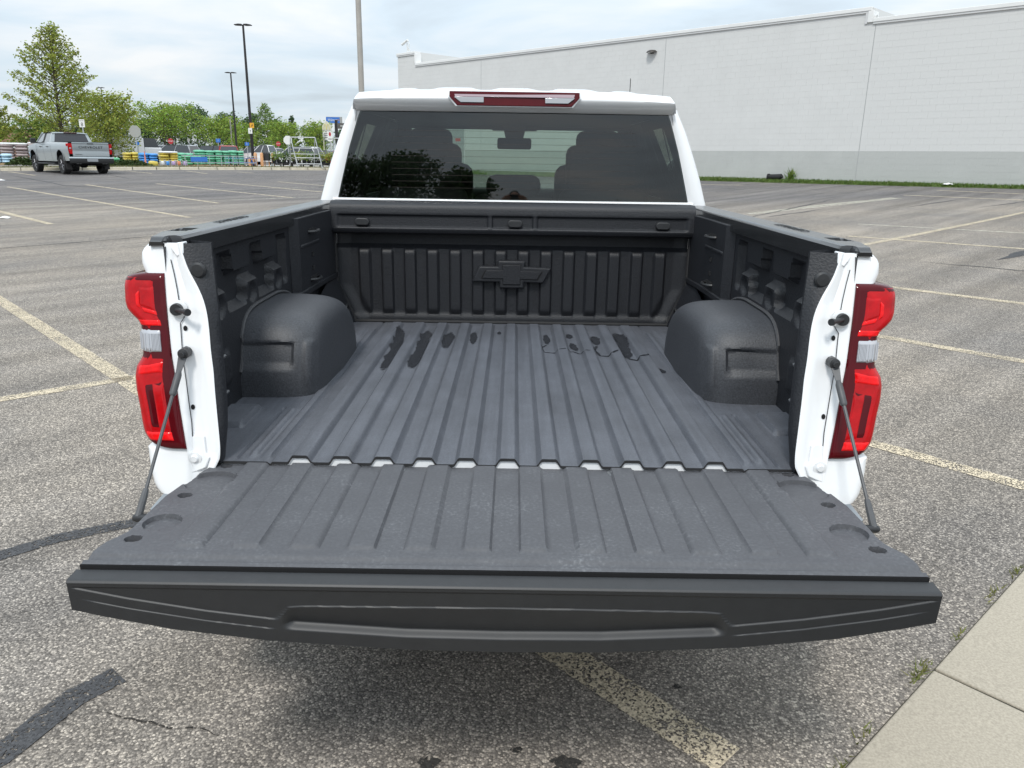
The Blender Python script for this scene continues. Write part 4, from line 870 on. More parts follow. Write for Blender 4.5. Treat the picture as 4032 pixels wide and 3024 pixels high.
tp(MB().grid([[(x * k2, y, z + .03 * (1 - (x / .95) ** 2)) for x in frange(-.96, .96, .12)] for y, z, k2 in ((6.10, 1.44, 1.0), (6.4, 1.42, 1.0), (6.9, 1.375, .98), (7.25, 1.315, .95), (7.44, 1.24, .92))]), 'hood', WHITE, recalc=False)
tp(MB().grid([[(x, y, z) for x in frange(-.90, .90, .1)] for y, z in ((7.44, 1.24), (7.5, 1.2), (7.52, .9), (7.56, .85), (7.56, .62), (7.48, .50))]), 'front_fascia', WHITE, recalc=False)
tp(MB().box(-.60, .60, 7.50, 7.54, .92, 1.18), 'grille', PLASTIC, bevel=.02)
tp(MB().box(-.85, .85, 2.0, 7.3, .45, .60), 'chassis', DARK, smooth=0)
tp(MB().box(-.96, .96, 4.1, 6.2, .60, .66), 'cab_floor', DARK, smooth=0)
tp(MB().grid([[(x * k2, y + .06 * (1 - (x / .9) ** 2), z) for x in frange(-.93, .93, .1)] for y, z, k2 in ((6.16, 1.45, 1.0), (5.98, 1.60, .95), (5.80, 1.76, .88), (5.60, 1.955, .79))]), 'windshield', GLASS_W, recalc=False, smooth=60)
# ---- inside the cab
for s in (-1, 1):
    tp(MB().grid([[(s * (interp(z, CW) - .05), y, z) for y in (4.12, 4.46)] for z in frange(1.2, 1.94, .08)]), 'rear_trim', LINE, recalc=False)
    tp(MB().grid([[(s * x, y, z) for y in (4.08, 4.6, 5.2, 5.6)] for x, z in ((.80, 1.88), (.79, 1.93), (.75, 1.955))]), 'roof_rail_trim', LINE, recalc=False)
    tp(MB().tube([(s * .965, 6.07, 1.44), (s * .88, 5.86, 1.64), (s * .755, 5.54, 1.945)], [.075, .07, .065], 8), 'pillar_trim', LINE)
    tp(MB().grid([[(s * (.955 - .16 * t), y, 1.44 + .5 * t) for y in (4.44, 4.47)] for t in (0, 1)]), 'belt_trim', LINE, recalc=False)
    tp(MB().box(*sorted((s * .95, s * .975)), 4.1, 6.0, .7, 1.47), 'door_lining', LINE, smooth=0)
tp(MB().box(-.94, .94, 5.72, 6.12, 1.05, 1.50), 'dashboard', SEAT, bevel=.05)
def seat(x, y, w, zb, zs, hz0, hz1, hw_, nm, sep=True):
    b_ = tp(MB().box(x - w, x + w, y, y + .16, zb, zs), nm, SEAT, bevel=.07)
    tp(MB().box(x - hw_, x + hw_, y + .01, y + .13, hz0, hz1), 'headrest', SEAT, b_, bevel=.05)
    for d in (-.06, .06): tp(MB().tube([(x + d, y + .07, zs - .03), (x + d, y + .07, hz0 + .03)], .007, 6), 'headrest_post', STEEL, b_)
    return b_
for s in (-1, 1):
    seat(s * .53, 5.02, .27, 1.0, 1.68, 1.66, 1.885, .14, 'front_seat')
    seat(s * .50, 4.32, .25, .95, 1.56, 1.555, 1.785, .215, 'rear_seat')
seat(0, 4.32, .235, .95, 1.52, 1.50, 1.625, .15, 'middle_rear_seat')
mr_ = tp(MB().box(-.115, .115, 5.42, 5.45, 1.772, 1.845), 'rear_view_mirror', PLASTIC, bevel=.015)
tp(MB().prism([(-.08, 1.93), (.08, 1.93), (.06, 1.845), (-.06, 1.845)], lambda p: (p[0], 5.44, p[1]), lambda p: (p[0], 5.56, p[1])), 'mirror_mount', PLASTIC, mr_)
tp(MB().prism([(-.20, 1.955), (.20, 1.955), (.15, 1.895), (-.15, 1.895)], lambda p: (p[0], 5.45, p[1]), lambda p: (p[0], 5.58, p[1])), 'overhead_console', LINE)
for s in (-1, 1): tp(MB().box(*sorted((s * .12, s * .72)), 5.50, 5.525, 1.90, 1.965), 'sun_visor', LINE, bevel=.008)
an = tp(MB().tube([(.87, 6.25, 1.40), (.873, 6.25, 2.31)], [.0045, .003], 6), 'antenna', PLASTIC)
# ------------------------------------------------------------------ kerb and the strip beyond it
KP = [(-36.5, 31.0), (-30, 33.6), (-23.88, 36.89), (-20.81, 38.3), (-17.15, 40.75), (-14.27, 43.3), (-10.96, 46.0), (-6, 50)]
KERB = mat('kerb_concrete', (.46, .42, .34), .9, noise=(3, .18), bump=(60, .2, .004))
def offs(i, o):
    a, b = KP[max(0, i - 1)], KP[min(len(KP) - 1, i + 1)]; L = math.hypot(b[0] - a[0], b[1] - a[1]); return (KP[i][0] - (b[1] - a[1]) / L * o, KP[i][1] + (b[0] - a[0]) / L * o)
kb = tag(bpy.data.objects.new('kerb', None), kind='structure'); C.objects.link(kb)
def kz(i): return terr(*KP[i])
KF = []
for i in range(len(KP) - 1):
    n_ = 4
    for q in range(n_):
        rows = []
        for t in (q / n_ + .004, (q + 1) / n_ - .004):
            r_ = []
            for o, dz in ((-.32, .004), (-.02, .012), (0, .12), (.03, .14), (.16, .14), (.18, .10)):
                a, b = offs(i, o), offs(i + 1, o); r_.append((a[0] + (b[0] - a[0]) * t, a[1] + (b[1] - a[1]) * t, kz(i) + (kz(i + 1) - kz(i)) * t + dz))
            rows.append(r_)
        MB().grid(rows).build('kerbstone', KERB, kb, smooth=30)
rows = []
for i in range(len(KP)):
    rows.append([(*offs(i, o), kz(i) + dz) for o, dz in ((.17, .125), (.5, .15), (1.2, .16), (6, .15), (14, .13))])
tag(MB().grid(rows).build('garden_yard', mat('yard_pavement', (.30, .28, .25), .9, noise=(2, .15))), kind='structure')
pts = []
for i in range(len(KP) - 1):
    for q in range(1500):
        t, o = g0.random(), .2 + .75 * g0.random(); a, b = offs(i, o), offs(i + 1, o); pts.append((a[0] + (b[0] - a[0]) * t, a[1] + (b[1] - a[1]) * t, kz(i) + (kz(i + 1) - kz(i)) * t + .13))
tag(blades('kerb_grass', pts, .07, .03, leaf_mat('dry_grass', (.17, .16, .06)), 21), 'dry yellow-green grass behind the far kerb', 'grass', kind='stuff')
YG = 1.12   # ground level of the yard

# ------------------------------------------------------------------ trees
def tree(name, label, loc, h, w, m, n, seed, kind='cone', leaf=.17, trunk=.12, z0=.18, group=None, cat='tree', nlimb=40, dens=1.):
    rt_ = thing(name, loc, 0, label, cat, group); g = np.random.default_rng(seed); mb = MB()
    lean = g.normal(size=2) * .02 * h
    tt = [(lean[0] * t * t, lean[1] * t * t, h * .96 * t) for t in np.linspace(0, 1, 7)]
    mb.tube(tt, [trunk * (1 - .85 * t) for t in np.linspace(0, 1, 7)], 7); P = []
    for i in range(nlimb):
        f = (i + g.random()) / nlimb; f = f ** (.85 if kind == 'cone' else .75)
        if kind == 'cone': zb = z0 + (1 - z0) * f * .97; R_ = w / 2 * (1 - f) ** .75 * g.uniform(.72, 1.15) * min(1, .55 + 3 * f); rise = .55 + .5 * f
        elif kind == 'round': zb = z0 + (.88 - z0) * f; R_ = w / 2 * (math.sin(math.pi * min(1, .22 + .75 * f))) ** .6 * g.uniform(.6, 1.1); rise = .25 + .9 * f
        else: zb = z0 + (.8 - z0) * f; R_ = w / 2 * (1.05 - .55 * f) * g.uniform(.6, 1.12); rise = .22 + .35 * f
        a = i * 2.39996 + g.normal() * .3; base = np.array([lean[0] * zb * zb, lean[1] * zb * zb, zb * h]); d = np.array([math.cos(a), math.sin(a), rise]) ; tip = base + d * R_ ; tip[2] = min(tip[2], h * 1.0)
        mid = (base + tip) / 2 + np.array([0, 0, -.06 * R_]) + g.normal(size=3) * .03 * R_
        mb.tube([base, mid, tip], [trunk * .32 * (1 - zb * .6), trunk * .16, .012], 4, False)
        k2 = max(8, int(n / nlimb * (R_ / (w * .35)) * 1.0)); t = np.sqrt(g.random(k2)) if kind != 'round' else g.random(k2) ** .55
        c_ = np.where(t[:, None] < .5, base + (mid - base) * (2 * t[:, None]), mid + (tip - mid) * (2 * t[:, None] - 1))
        sp = (.055 if kind == 'cone' else .10 if kind == 'round' else .075) * w * (1.15 - .75 * t)[:, None] * np.array([1, 1, .55 if kind != 'round' else .85]); P.append(c_ + g.normal(size=(k2, 3)) * sp)
    P = np.concatenate(P); P = P[P[:, 2] > h * z0 * .55]
    v, f = leaves(P, leaf, g, .55); me = mesh_np('crown', v, f); me.materials.append(m); link('crown', me, rt_)
    mb.build('trunk', BARK, rt_); return rt_
GT = 'trees around the far lot'
tree('maple_tree', 'tall conical yellow-green tree behind the silver pickup', (-25.9, 46, YG), 7.5, 5.3, LEAF_Y, 14000, 3, 'cone', .14, .13, .10, GT, nlimb=84)
tree('maple_tree', 'yellow-green tree cut off by the left edge of the picture', (-31.0, 48, YG), 3.6, 3.4, LEAF_Y, 5000, 4, 'cone', .15, .09, .14, GT, nlimb=40)
tree('maple_tree', 'rounded yellow-green tree right behind the tall conical tree', (-26.3, 52, 1.0), 4.3, 4.3, LEAF_Y, 7000, 5, 'round', .16, .11, .10, GT)
tree('maple_tree', 'low green tree between the left edge tree and the tall conical tree', (-33.2, 56, 1.0), 2.9, 4.0, LEAF_G, 4600, 6, 'round', .17, .1, .1, GT)
tree('locust_tree', 'broad flat-layered bright green tree with a thin dark trunk', (-34.6, 79.4, 1.0), 5.56, 8.70, LEAF_B, 6500, 7, 'flat', .19, .13, .38, GT, nlimb=46)
tree('locust_tree', 'lower layered bright green tree right of the broad one', (-29.7, 80.6, 1.0), 4.54, 6.66, LEAF_B, 4200, 8, 'flat', .19, .11, .34, GT)
tree('pine_tree', 'spiky conical green tree right of the tall lamp posts', (-31.5, 102.4, 1.0), 7.23, 5.89, LEAF_G, 4200, 9, 'cone', .22, .12, .12, GT, nlimb=44)
tree('ornamental_tree', 'bright rounded green tree beside the back of the white octagonal sign', (-25.7, 89.6, 1.0), 4.28, 4.61, LEAF_B, 3600, 10, 'round', .19, .1, .12, GT)
tree('ornamental_tree', 'bright rounded green tree left of the tall black lamp post', (-30.2, 89.6, 1.0), 4.16, 3.84, LEAF_B, 3000, 11, 'round', .19, .1, .12, GT)
tree('ornamental_tree', 'bright rounded green tree nearest the cab of the white pickup', (-23.6, 96.0, 1.0), 4.67, 4.61, LEAF_B, 3200, 12, 'round', .20, .1, .12, GT)
for i, (x, y, h_, w_, lb) in enumerate([(-54.5, 110, 6.3, 4.6, 'dark green far tree left of the back of the grey octagonal sign'), (-51.0, 112, 5.4, 4.6, 'dark green far tree behind the back of the grey octagonal sign'), (-48.2, 114, 7.4, 5.4, 'tall dark green far tree left of the broad layered tree'),
        (-44.2, 112, 7.2, 5.6, 'dark green far tree showing above the broad layered tree'), (-39.4, 110, 6.4, 4.4, 'dark green far tree left of the two lamp posts'), (-36.4, 112, 6.2, 4.4, 'dark green far tree between the two lamp posts'), (-33.0, 112, 5.6, 3.6, 'dark green far tree left of the spiky conical tree'),
        (-31.2, 113, 6.4, 2.6, 'thin dark far tree right of the spiky conical tree'), (-27.8, 112, 4.6, 4.4, 'dark green far tree behind the tall metal rack'), (-58.5, 110, 5.2, 5.0, 'dark green far tree behind the rounded yellow-green tree'), (-24.2, 116, 4.4, 3.6, 'dark green far tree behind the blue store sign')]):
    tree('woodland_tree', lb, (x, y, 1.0), h_, w_, LEAF_D, 3400, 40 + i, 'round' if i != 7 else 'cone', .30, .12, .06, GT)
# trees behind the photographer: seen only as reflections in the rear window
for i, (x, y, h_, w_, m_, lb) in enumerate([(-17, -29, 6.8, 7, LEAF_D, 'dark tree reflected at the left of the rear window'), (-12, -31, 6.2, 7.5, LEAF_D, 'dark tree reflected left of the middle of the rear window'), (-7.5, -30, 6.6, 6.5, LEAF_D, 'dark leafy tree reflected beside the middle of the rear window'),
        (-3.2, -29, 5.2, 4.6, LEAF_D, 'thin tree reflected at the middle of the rear window'), (5.5, -52, 3.1, 5, LEAF_D, 'low round tree reflected right of the photographer'), (13, -55, 3.4, 4.6, LEAF_D, 'low round tree reflected at the right of the rear window')]):
    tree('reflected_tree', lb, (x, y, terr(x, y)), h_, w_, m_, 7500, 70 + i, 'round', .26, .14, .05, 'trees behind the photographer')

# ------------------------------------------------------------------ poles and signs
POLE = mat('dark_bronze_pole', (.030, .027, .028), .5, metal=.3, noise=(4, .1))
PALE = mat('pale_pole', (.36, .34, .31), .6, noise=(3, .1))
def lamp_post(loc, h, r, head, label, m=POLE):
    t = thing('lamp_post', loc, 0, label, 'lamp post', 'lamp posts over the far lot')
    MB().tube([(0, 0, 0), (0, 0, h)], [r, r * .6], 10).build('pole', m, t)
    MB().lathe([(r * 2.2, 0), (r * 2.2, .04), (r * 1.3, .06), (r * 1.3, .25), (r, .26)], (0, 0, 0), 'z', 14).build('base_cover', m, t)
    for s in (-1, 1):
        MB().prism([(.06, -.03), (head * .35, -.045), (head, -.03), (head, .01), (head * .5, .05), (.06, .04)], lambda p: (s * p[0], -.16, h + p[1]), lambda p: (s * p[0], .16, h + p[1])).build('lamp_head', m, t, bevel=.01)
    return t
lamp_post((-16.38, 50, YG), 9.24 - YG, .10, .50, 'tallest black twin-headed lamp post carrying a yellow sign')
lamp_post((-26.03, 75, 1.0), 8.0, .10, .50, 'black twin-headed lamp post left of the tallest one')
lamp_post((-50.7, 100, 1.0), 8.5, .10, .40, 'distant thin lamp post above the rounded yellow-green tree')
gp = thing('light_pole', (-5.29, 28, terr(-5.29, 28)), 0, 'pale grey pole rising out of the picture behind the cab', 'pole')
MB().tube([(0, 0, 0), (0, 0, 9.5)], [.10, .085], 14).build('pole', PALE, gp); MB().box(-.2, .2, -.2, .2, 0, .03).build('base_plate', PALE, gp)
MB().tube([(0, 0, 9.45), (1.2, 0, 9.6)], .05, 8).build('arm', PALE, gp); MB().box(.9, 1.6, -.18, .18, 9.55, 9.68).build('lamp_head', PALE, gp, bevel=.02)
up_ = thing('utility_pole', (-28.2, 80, 1.0), 0, 'thin pale pole between the two black lamp posts', 'pole')
MB().tube([(0, 0, 0), (0, 0, 4.3)], .07, 8).build('pole', PALE, up_); MB().box(-.12, .12, -.12, .12, 4.3, 4.36).build('cap', PALE, up_)
SIGNW = mat('sign_white', (.72, .72, .70), .5); SIGNB = mat('sign_back', (.40, .40, .38), .45, metal=.4); SIGNR = mat('sign_red', (.42, .03, .035), .5); SIGNBL = mat('sign_blue', (.035, .16, .52), .5); SIGNY = mat('sign_amber', (.72, .36, .03), .5); INK = mat('sign_ink', (.02, .02, .022), .6); SIGNWB = mat('sign_bluish_white', (.66, .69, .74), .5)
def sign(name, loc, zc, w, h, m, label, cat='sign', octo=False, txt=None, tsize=.2, tm=None, small=None, post=GALV, pr=.03, tz=0, group=None, ground=YG):
    t = thing(name, (loc[0], loc[1], ground), 0, label, cat, group)
    MB().tube([(0, .03, 0), (0, .03, zc - ground + (h * .3))], pr, 8).build('post', post, t)
    z = zc - ground
    poly = [(w / 2 * math.cos(R(22.5 + 45 * i)) / math.cos(R(22.5)), z + h / 2 * math.sin(R(22.5 + 45 * i)) / math.cos(R(22.5))) for i in range(8)] if octo else [(-w / 2, z - h / 2), (w / 2, z - h / 2), (w / 2, z + h / 2), (-w / 2, z + h / 2)]
    fc = MB().prism(poly, lambda p: (p[0], -.006, p[1]), lambda p: (p[0], 0, p[1])).build('sign_face', m, t, smooth=0)
    for s_, sz, dz, col in ([(txt, tsize, tz, tm)] if txt else []) + ([small] if small else []):
        me = text_mesh(s_, sz, .001); me.materials.append(col); part('lettering', me, fc, (0, -.009, z + dz), (R(90), 0, 0))
    return t
sign('row_sign', (-21.98, 41), 3.19, .28, .38, SIGNW, 'small white row sign with a black 8 above the silver pickup', txt='8', tsize=.26, tm=INK, tz=-.06, small=('ROW', .085, .125, mat('sign_grey_ink', (.2, .2, .22), .6)))
sign('stop_sign', (-22.16, 47), 3.0, .66, .66, SIGNB, 'grey back of an octagonal stop sign beside the coloured bag stacks', octo=True)
sign('stop_sign', (-14.14, 50), 2.71, .52, .52, SIGNW, 'white back of an octagonal stop sign beside the metal rack', octo=True)
sign('stop_sign', (-32.15, 75), 2.96, .50, .50, SIGNR, 'red stop sign in front of the broad layered tree', octo=True, txt='STOP', tsize=.17, tm=SIGNW, ground=1.0)
sign('stop_sign', (-23.59, 80), 2.95, .45, .45, SIGNR, 'red stop sign between the rounded bright trees', octo=True, txt='STOP', tsize=.15, tm=SIGNW, ground=1.0)
sign('pickup_sign', (-23.51, 50), 2.38, .24, .22, SIGNBL, 'small blue sign low on the octagonal sign post', octo=True)
sign('pickup_sign', (-27.97, 60), 2.66, .32, .26, SIGNBL, 'blue sign with a white mark behind the yellow bag stack', txt='1', tsize=.2, tm=SIGNWB, ground=1.0)
sign('pickup_sign', (-20.7, 62), 2.62, .33, .24, SIGNBL, 'blue sign between the tall black post and the red stop sign', txt='2', tsize=.18, tm=SIGNWB, ground=1.0)
sign('pickup_sign', (-26.6, 72), 3.03, .40, .32, SIGNBL, 'blue sign on the pale pole left of the tallest lamp post', txt='1', tsize=.24, tm=SIGNWB, ground=1.0)
sign('round_sign', (-24.36, 60), 2.82, .23, .23, SIGNB, 'small grey round sign back under the layered tree', octo=True, ground=1.0)
sign('pedestrian_sign', (-16.26, 49.86), 3.54, .26, .30, SIGNY, 'amber warning sign fixed to the tallest black lamp post', txt='?', tsize=.2, tm=INK, pr=.012, post=POLE)
sign('row_sign', (-16.38, 49.85), 3.22, .25, .33, SIGNW, 'small white row sign with a black 7 on the tallest lamp post', txt='7', tsize=.22, tm=INK, tz=-.04, pr=.012, post=POLE)
for o in [o for o in C.objects if o.name.startswith('pedestrian_sign')]:
    for c in o.children:
        for d in c.children: bpy.data.objects.remove(d)
    MB().tube([(-.03, -.012, 2.36), (.02, -.012, 2.44), (.05, -.012, 2.40)], .018, 6).build('walking_figure', INK, o)
    MB().disc((.03, -.01, 2.49), (1, 0, 0), (0, 0, 1), .025, 12).build('figure_head', INK, o)
# blue store sign on its mast
ws = thing('store_sign', (-31.5, 140, 1.0), 0, 'blue rectangular store sign with white lettering on a tall mast', 'sign')
MB().tube([(.25, .1, 0), (.25, .1, 6.5)], .12, 8).build('mast', POLE, ws)
fc = MB().box(-1.25, 1.1, -.1, .25, 6.46, 7.41).build('sign_box', SIGNBL, ws, smooth=0)
MB().box(-1.25, 1.42, -.06, .5, 7.412, 7.48).box(1.102, 1.42, -.06, .5, 6.40, 7.41).build('sign_frame', SIGNB, ws, smooth=0)
me = text_mesh('Walmart', .62, .004); me.materials.append(SIGNW); part('lettering', me, fc, (-.15, -.108, 6.95), (R(90), 0, 0), (.72, 1, 1))
for i in range(6):
    a = R(60 * i + 30); MB().tube([(.86 + .08 * math.cos(a), -.11, 6.95 + .08 * math.sin(a)), (.86 + .2 * math.cos(a), -.11, 6.95 + .2 * math.sin(a))], .03, 6).build('spark_ray', SIGNY, fc)
# pylon sign with a yellow arch
ps = thing('pylon_sign', (-22.2, 95, 1.0), 0, 'cream pylon sign with a pointed top and a pale yellow arch', 'sign')
CREAM = mat('cream_panel', (.60, .58, .46), .6); YEL = mat('pale_yellow', (.62, .56, .22), .5); GREYP = mat('grey_panel', (.52, .52, .50), .6)
for x in (-.42, .38): MB().box(x - .06, x + .06, -.06, .06, 0, 2.75).build('leg', CREAM, ps, smooth=0)
MB().prism([(-.52, 3.80), (.52, 3.80), (.52, 4.25), (.05, 4.82), (-.05, 4.82), (-.52, 4.25)], lambda p: (p[0], -.08, p[1]), lambda p: (p[0], .08, p[1])).build('arch_panel', CREAM, ps, smooth=0)
for s in (-1, 1): MB().tube([(s * .17 + .15 * math.cos(a), -.09, 3.88 + .6 * math.sin(a)) for a in [math.pi * q / 12 for q in range(13)]], .035, 6).build('arch', YEL, ps)
MB().box(-.52, .52, -.07, .07, 3.70, 3.78).build('ledge', GREYP, ps, smooth=0)
pn = MB().box(-.50, .50, -.06, .06, 2.70, 3.68).build('message_panel', SIGNW, ps, smooth=0)
for z in (3.45, 3.22, 2.98): MB().box(-.32, .34, -.064, -.061, z - .05, z + .05).build('message_line', MATS['sign_grey_ink'], pn, smooth=0)
ne = sign('no_entry_sign', (-13.81, 60), 3.21, .36, .66, SIGNW, 'white sign with a red circle beside the cab', ground=1.05)
MB().disc((0, -.009, 2.33), (1, 0, 0), (0, 0, 1), .085, 20, .15).build('red_circle', SIGNR, ne); MB().box(-.13, .13, -.0085, -.007, 1.95, 2.02).build('sign_line', MATS['sign_grey_ink'], ne, smooth=0)
bp2 = thing('banner_post', (-13.3, 60, 1.05), 0, 'black post carrying a dark banner sign beside the cab', 'sign')
MB().box(-.09, .09, -.09, .09, 0, 3.34).build('post', POLE, bp2, smooth=0); MB().box(.12, 1.1, -.03, .03, 2.72, 3.12).build('banner', mat('dark_banner', (.09, .085, .08), .7), bp2, smooth=0); MB().box(.3, .9, -.036, -.031, 2.86, 2.98).build('banner_print', SIGNB, bp2, smooth=0)

# ------------------------------------------------------------------ garden goods on the far strip
def pillow():
    mb = MB(); rows = []
    for i in range(7):
        t = -1 + 2 * i / 6; rows.append([(.5 * sx_ * (1 - .10 * abs(t) ** 3) * 1.0, .5 * t, 0) for sx_ in (-1,)])
    mb = MB(); rows = []
    for j in range(9):
        a = 2 * math.pi * j / 8
    n1, n2 = 12, 7; rows = []
    for i in range(n2):
        ph = -math.pi / 2 + math.pi * i / (n2 - 1); c_, s_ = abs(math.cos(ph)) ** .45 * (1 if math.cos(ph) >= 0 else -1), abs(math.sin(ph)) ** .7 * (1 if math.sin(ph) >= 0 else -1)
        rows.append([(.5 * c_ * abs(math.cos(t)) ** .5 * (1 if math.cos(t) >= 0 else -1), .5 * c_ * abs(math.sin(t)) ** .5 * (1 if math.sin(t) >= 0 else -1), .5 + .5 * s_) for t in [2 * math.pi * q / n1 for q in range(n1)]])
    return mb.grid(rows, True).mesh('bag', smooth=60)
PIL = pillow(); BAGM = {}
PALLET = mat('pallet_wood', (.32, .23, .13), .85, noise=(8, .2)); FILM = mat('clear_wrap', (.62, .63, .64), .25, spec=.7)
def bagmesh(m):
    if m.name not in BAGM: me = PIL.copy(); me.materials.clear(); me.materials.append(m); BAGM[m.name] = me
    return BAGM[m.name]
rq = random.Random(12)
def pallet(x, y, w, h, m, label, d=.9, layers=5, topm=None, rot=.62, ground=YG, cap=None, group='stacks of bagged garden goods'):
    t = thing('bag_pallet', (x, y, ground), rot, label, 'pallet', group)
    pb = MB()
    for q in (-1, 0, 1): pb.box(-w / 2, w / 2, q * d * .4 - .05, q * d * .4 + .05, 0, .09)
    pb.build('pallet_base', PALLET, t, smooth=0); lh = (h - .09) / layers
    for L in range(layers):
        nb = 2
        for q in range(nb):
            part('bag', bagmesh(topm if (topm and L == layers - 1) else m), t, ((q - .5) * w / nb + rq.uniform(-.02, .02), rq.uniform(-.03, .03), .085 + L * lh), (0, 0, rq.uniform(-.06, .06)), (w / nb * 1.04, d * rq.uniform(.95, 1.05), lh * 1.12 * (rq.uniform(1, 1.35) if L == layers - 1 else 1)))
    if cap:
        me = bagmesh(cap); part('top_sheet', me, t, (0, 0, h - .05), (0, 0, 0), (w * 1.06, d * 1.06, .13))
    return t
def bagc(n, c, **k): return mat(n, c, .42, spec=.5, noise=(9, .25), **k)
BY, BB, BT, BG, BG2, BP, BLB, BW = bagc('yellow_bag', (.55, .44, .08)), bagc('blue_bag', (.06, .26, .62)), bagc('teal_bag', (.03, .30, .24)), bagc('green_bag', (.09, .36, .18)), bagc('mint_bag', (.14, .44, .28)), bagc('mulch_bag', (.36, .30, .30)), bagc('pale_blue_bag', (.42, .60, .72)), bagc('white_bag', (.66, .66, .66))
pallet(-26.6, 42.6, 1.25, 1.02, BP, 'wrapped mulch pallet at the left edge under white film', cap=BW, layers=6, rot=.5)
pallet(-25.55, 43.2, 1.15, 1.08, BP, 'wrapped mulch pallet beside the nose of the silver pickup', cap=BW, layers=6, rot=.5)
pallet(-27.9, 43.4, 1.2, 1.04, BP, 'wrapped mulch pallet mostly outside the left edge', cap=BW, layers=6, rot=.5)
pallet(-25.5, 39.7, .95, .50, BLB, 'low pile of pale blue bags at the left edge', layers=3, rot=.5)
pallet(-22.2, 46.2, .75, .68, BY, 'yellow bag pallet at the left end of the coloured stacks', layers=4)
pallet(-21.55, 46.6, .7, .66, BG, 'small green bag pallet between yellow and blue stacks', layers=4)
pallet(-20.75, 45.2, .92, .64, BB, 'blue bag pallet behind the salmon cone', layers=4)
pallet(-20.2, 46.4, .7, .70, BT, 'teal bag pallet right of the blue stack', layers=4)
pallet(-19.25, 44.4, .92, .72, BY, 'yellow bag pallet topped with a white sheet', layers=5, cap=BW)
pallet(-19.2, 46.5, .85, .70, BG2, 'mint green bag pallet behind the yellow stack', layers=4)
pallet(-18.3, 45.2, .95, .54, BG, 'low green bag pallet in front of the tall green stacks', layers=5)
pallet(-18.25, 47, 1.05, .86, BG2, 'left one of three tall mint green bag pallets', layers=6)
pallet(-17.45, 47.5, .85, .86, BG2, 'middle one of three tall mint green bag pallets', layers=6)
pallet(-16.75, 48, .8, .86, BG2, 'right one of three tall mint green bag pallets', layers=6)
pallet(-22.3, 43.9, .95, .40, BG, 'low green bags behind the juniper right of the silver pickup', layers=2)
yb = part('soil_bag', bagmesh(BY), None, (-19.5, 43.0, YG), (0, .1, .4), (.5, .4, .28)); tag(yb, 'single yellow bag slumped on the kerb strip', 'bag')
for i, (x, y, m_, lb) in enumerate([(-18.95, 42.9, BW, 'white'), (-18.72, 43.0, BB, 'blue'), (-18.45, 43.1, bagc('lilac_bag', (.45, .33, .55)), 'lilac'), (-18.2, 43.2, bagc('orange_bag', (.62, .22, .10)), 'orange'), (-17.95, 43.4, MATS['lilac_bag'], 'lilac rightmost')]):
    t = thing('goods_rack', (x, y, YG), .6, 'small grey rack holding a %s bag in front of the stacks' % lb, 'rack', 'small racks of bags by the kerb')
    for s in (-1, 1): MB().tube([(s * .1, -.1, 0), (s * .1, -.1, .30), (s * .1, .1, .34), (s * .1, .12, 0)], .014, 5).build('rack_leg', GALV, t)
    part('bag', bagmesh(m_), t, (0, 0, .06), (0, 0, 0), (.22, .2, .22))
cn = thing('marker_cone', (-19.9, 43, YG), 0, 'tall faded salmon marker cone in front of the blue stack', 'cone')
SAL = mat('salmon_plastic', (.62, .22, .16), .6); MB().lathe([(.11, 0), (.06, .06), (.035, .4), (.022, .76), (0, .78)], (0, 0, 0), 'z', 14).build('cone_body', SAL, cn); MB().box(-.15, .15, -.15, .15, 0, .03).build('cone_base', SAL, cn, bevel=.01)
# cart corral rails with blue stock
cc = thing('cart_corral', (-16.4, 44.4, YG), .62, 'grey tubular cart corral in front of the green stacks', 'corral')
for z in (.22, .58): MB().tube([(-1.9, -.3, z), (1.9, -.3, z)], .018, 6).build('rail', GALV, cc)
for x in (-1.9, -1.27, -.63, 0, .63, 1.27, 1.9): MB().tube([(x, -.3, 0), (x, -.3, .6)], .018, 6).build('rail_post', GALV, cc)
MB().tube([(-1.9, .5, .58), (1.9, .5, .58)], .018, 6).build('back_rail', GALV, cc)
MB().box(-1.62, -.75, -.335, -.322, .27, .52).build('corral_panel', SIGNBL, cc, smooth=0)
for i, (x, y) in enumerate([(-15.95, 44.9), (-15.5, 45.3), (-15.1, 45.6)]):
    t = thing('garden_cart', (x, y, YG), .62, ['left one of three blue flatbed garden carts inside the corral', 'middle one of three blue flatbed garden carts inside the corral', 'right one of three blue flatbed garden carts inside the corral'][i], 'cart', 'garden carts in the corral')
    CB = mat('cart_blue', (.08, .16, .42), .5)
    MB().box(-.25, .25, -.35, .35, .22, .26).build('deck', CB, t, bevel=.01); MB().box(-.25, .25, -.35, .35, .46, .49).build('upper_deck', CB, t, bevel=.01)
    for sx_ in (-1, 1):
        for sy in (-1, 1): MB().tube([(sx_ * .23, sy * .33, .06), (sx_ * .23, sy * .33, .6)], .014, 5).build('upright', GALV, t); MB().lathe([(.0, -.015), (.06, -.015), (.06, .015), (0, .015)], (sx_ * .22, sy * .3, .06), 'x', 12).build('wheel', RUBBER, t)
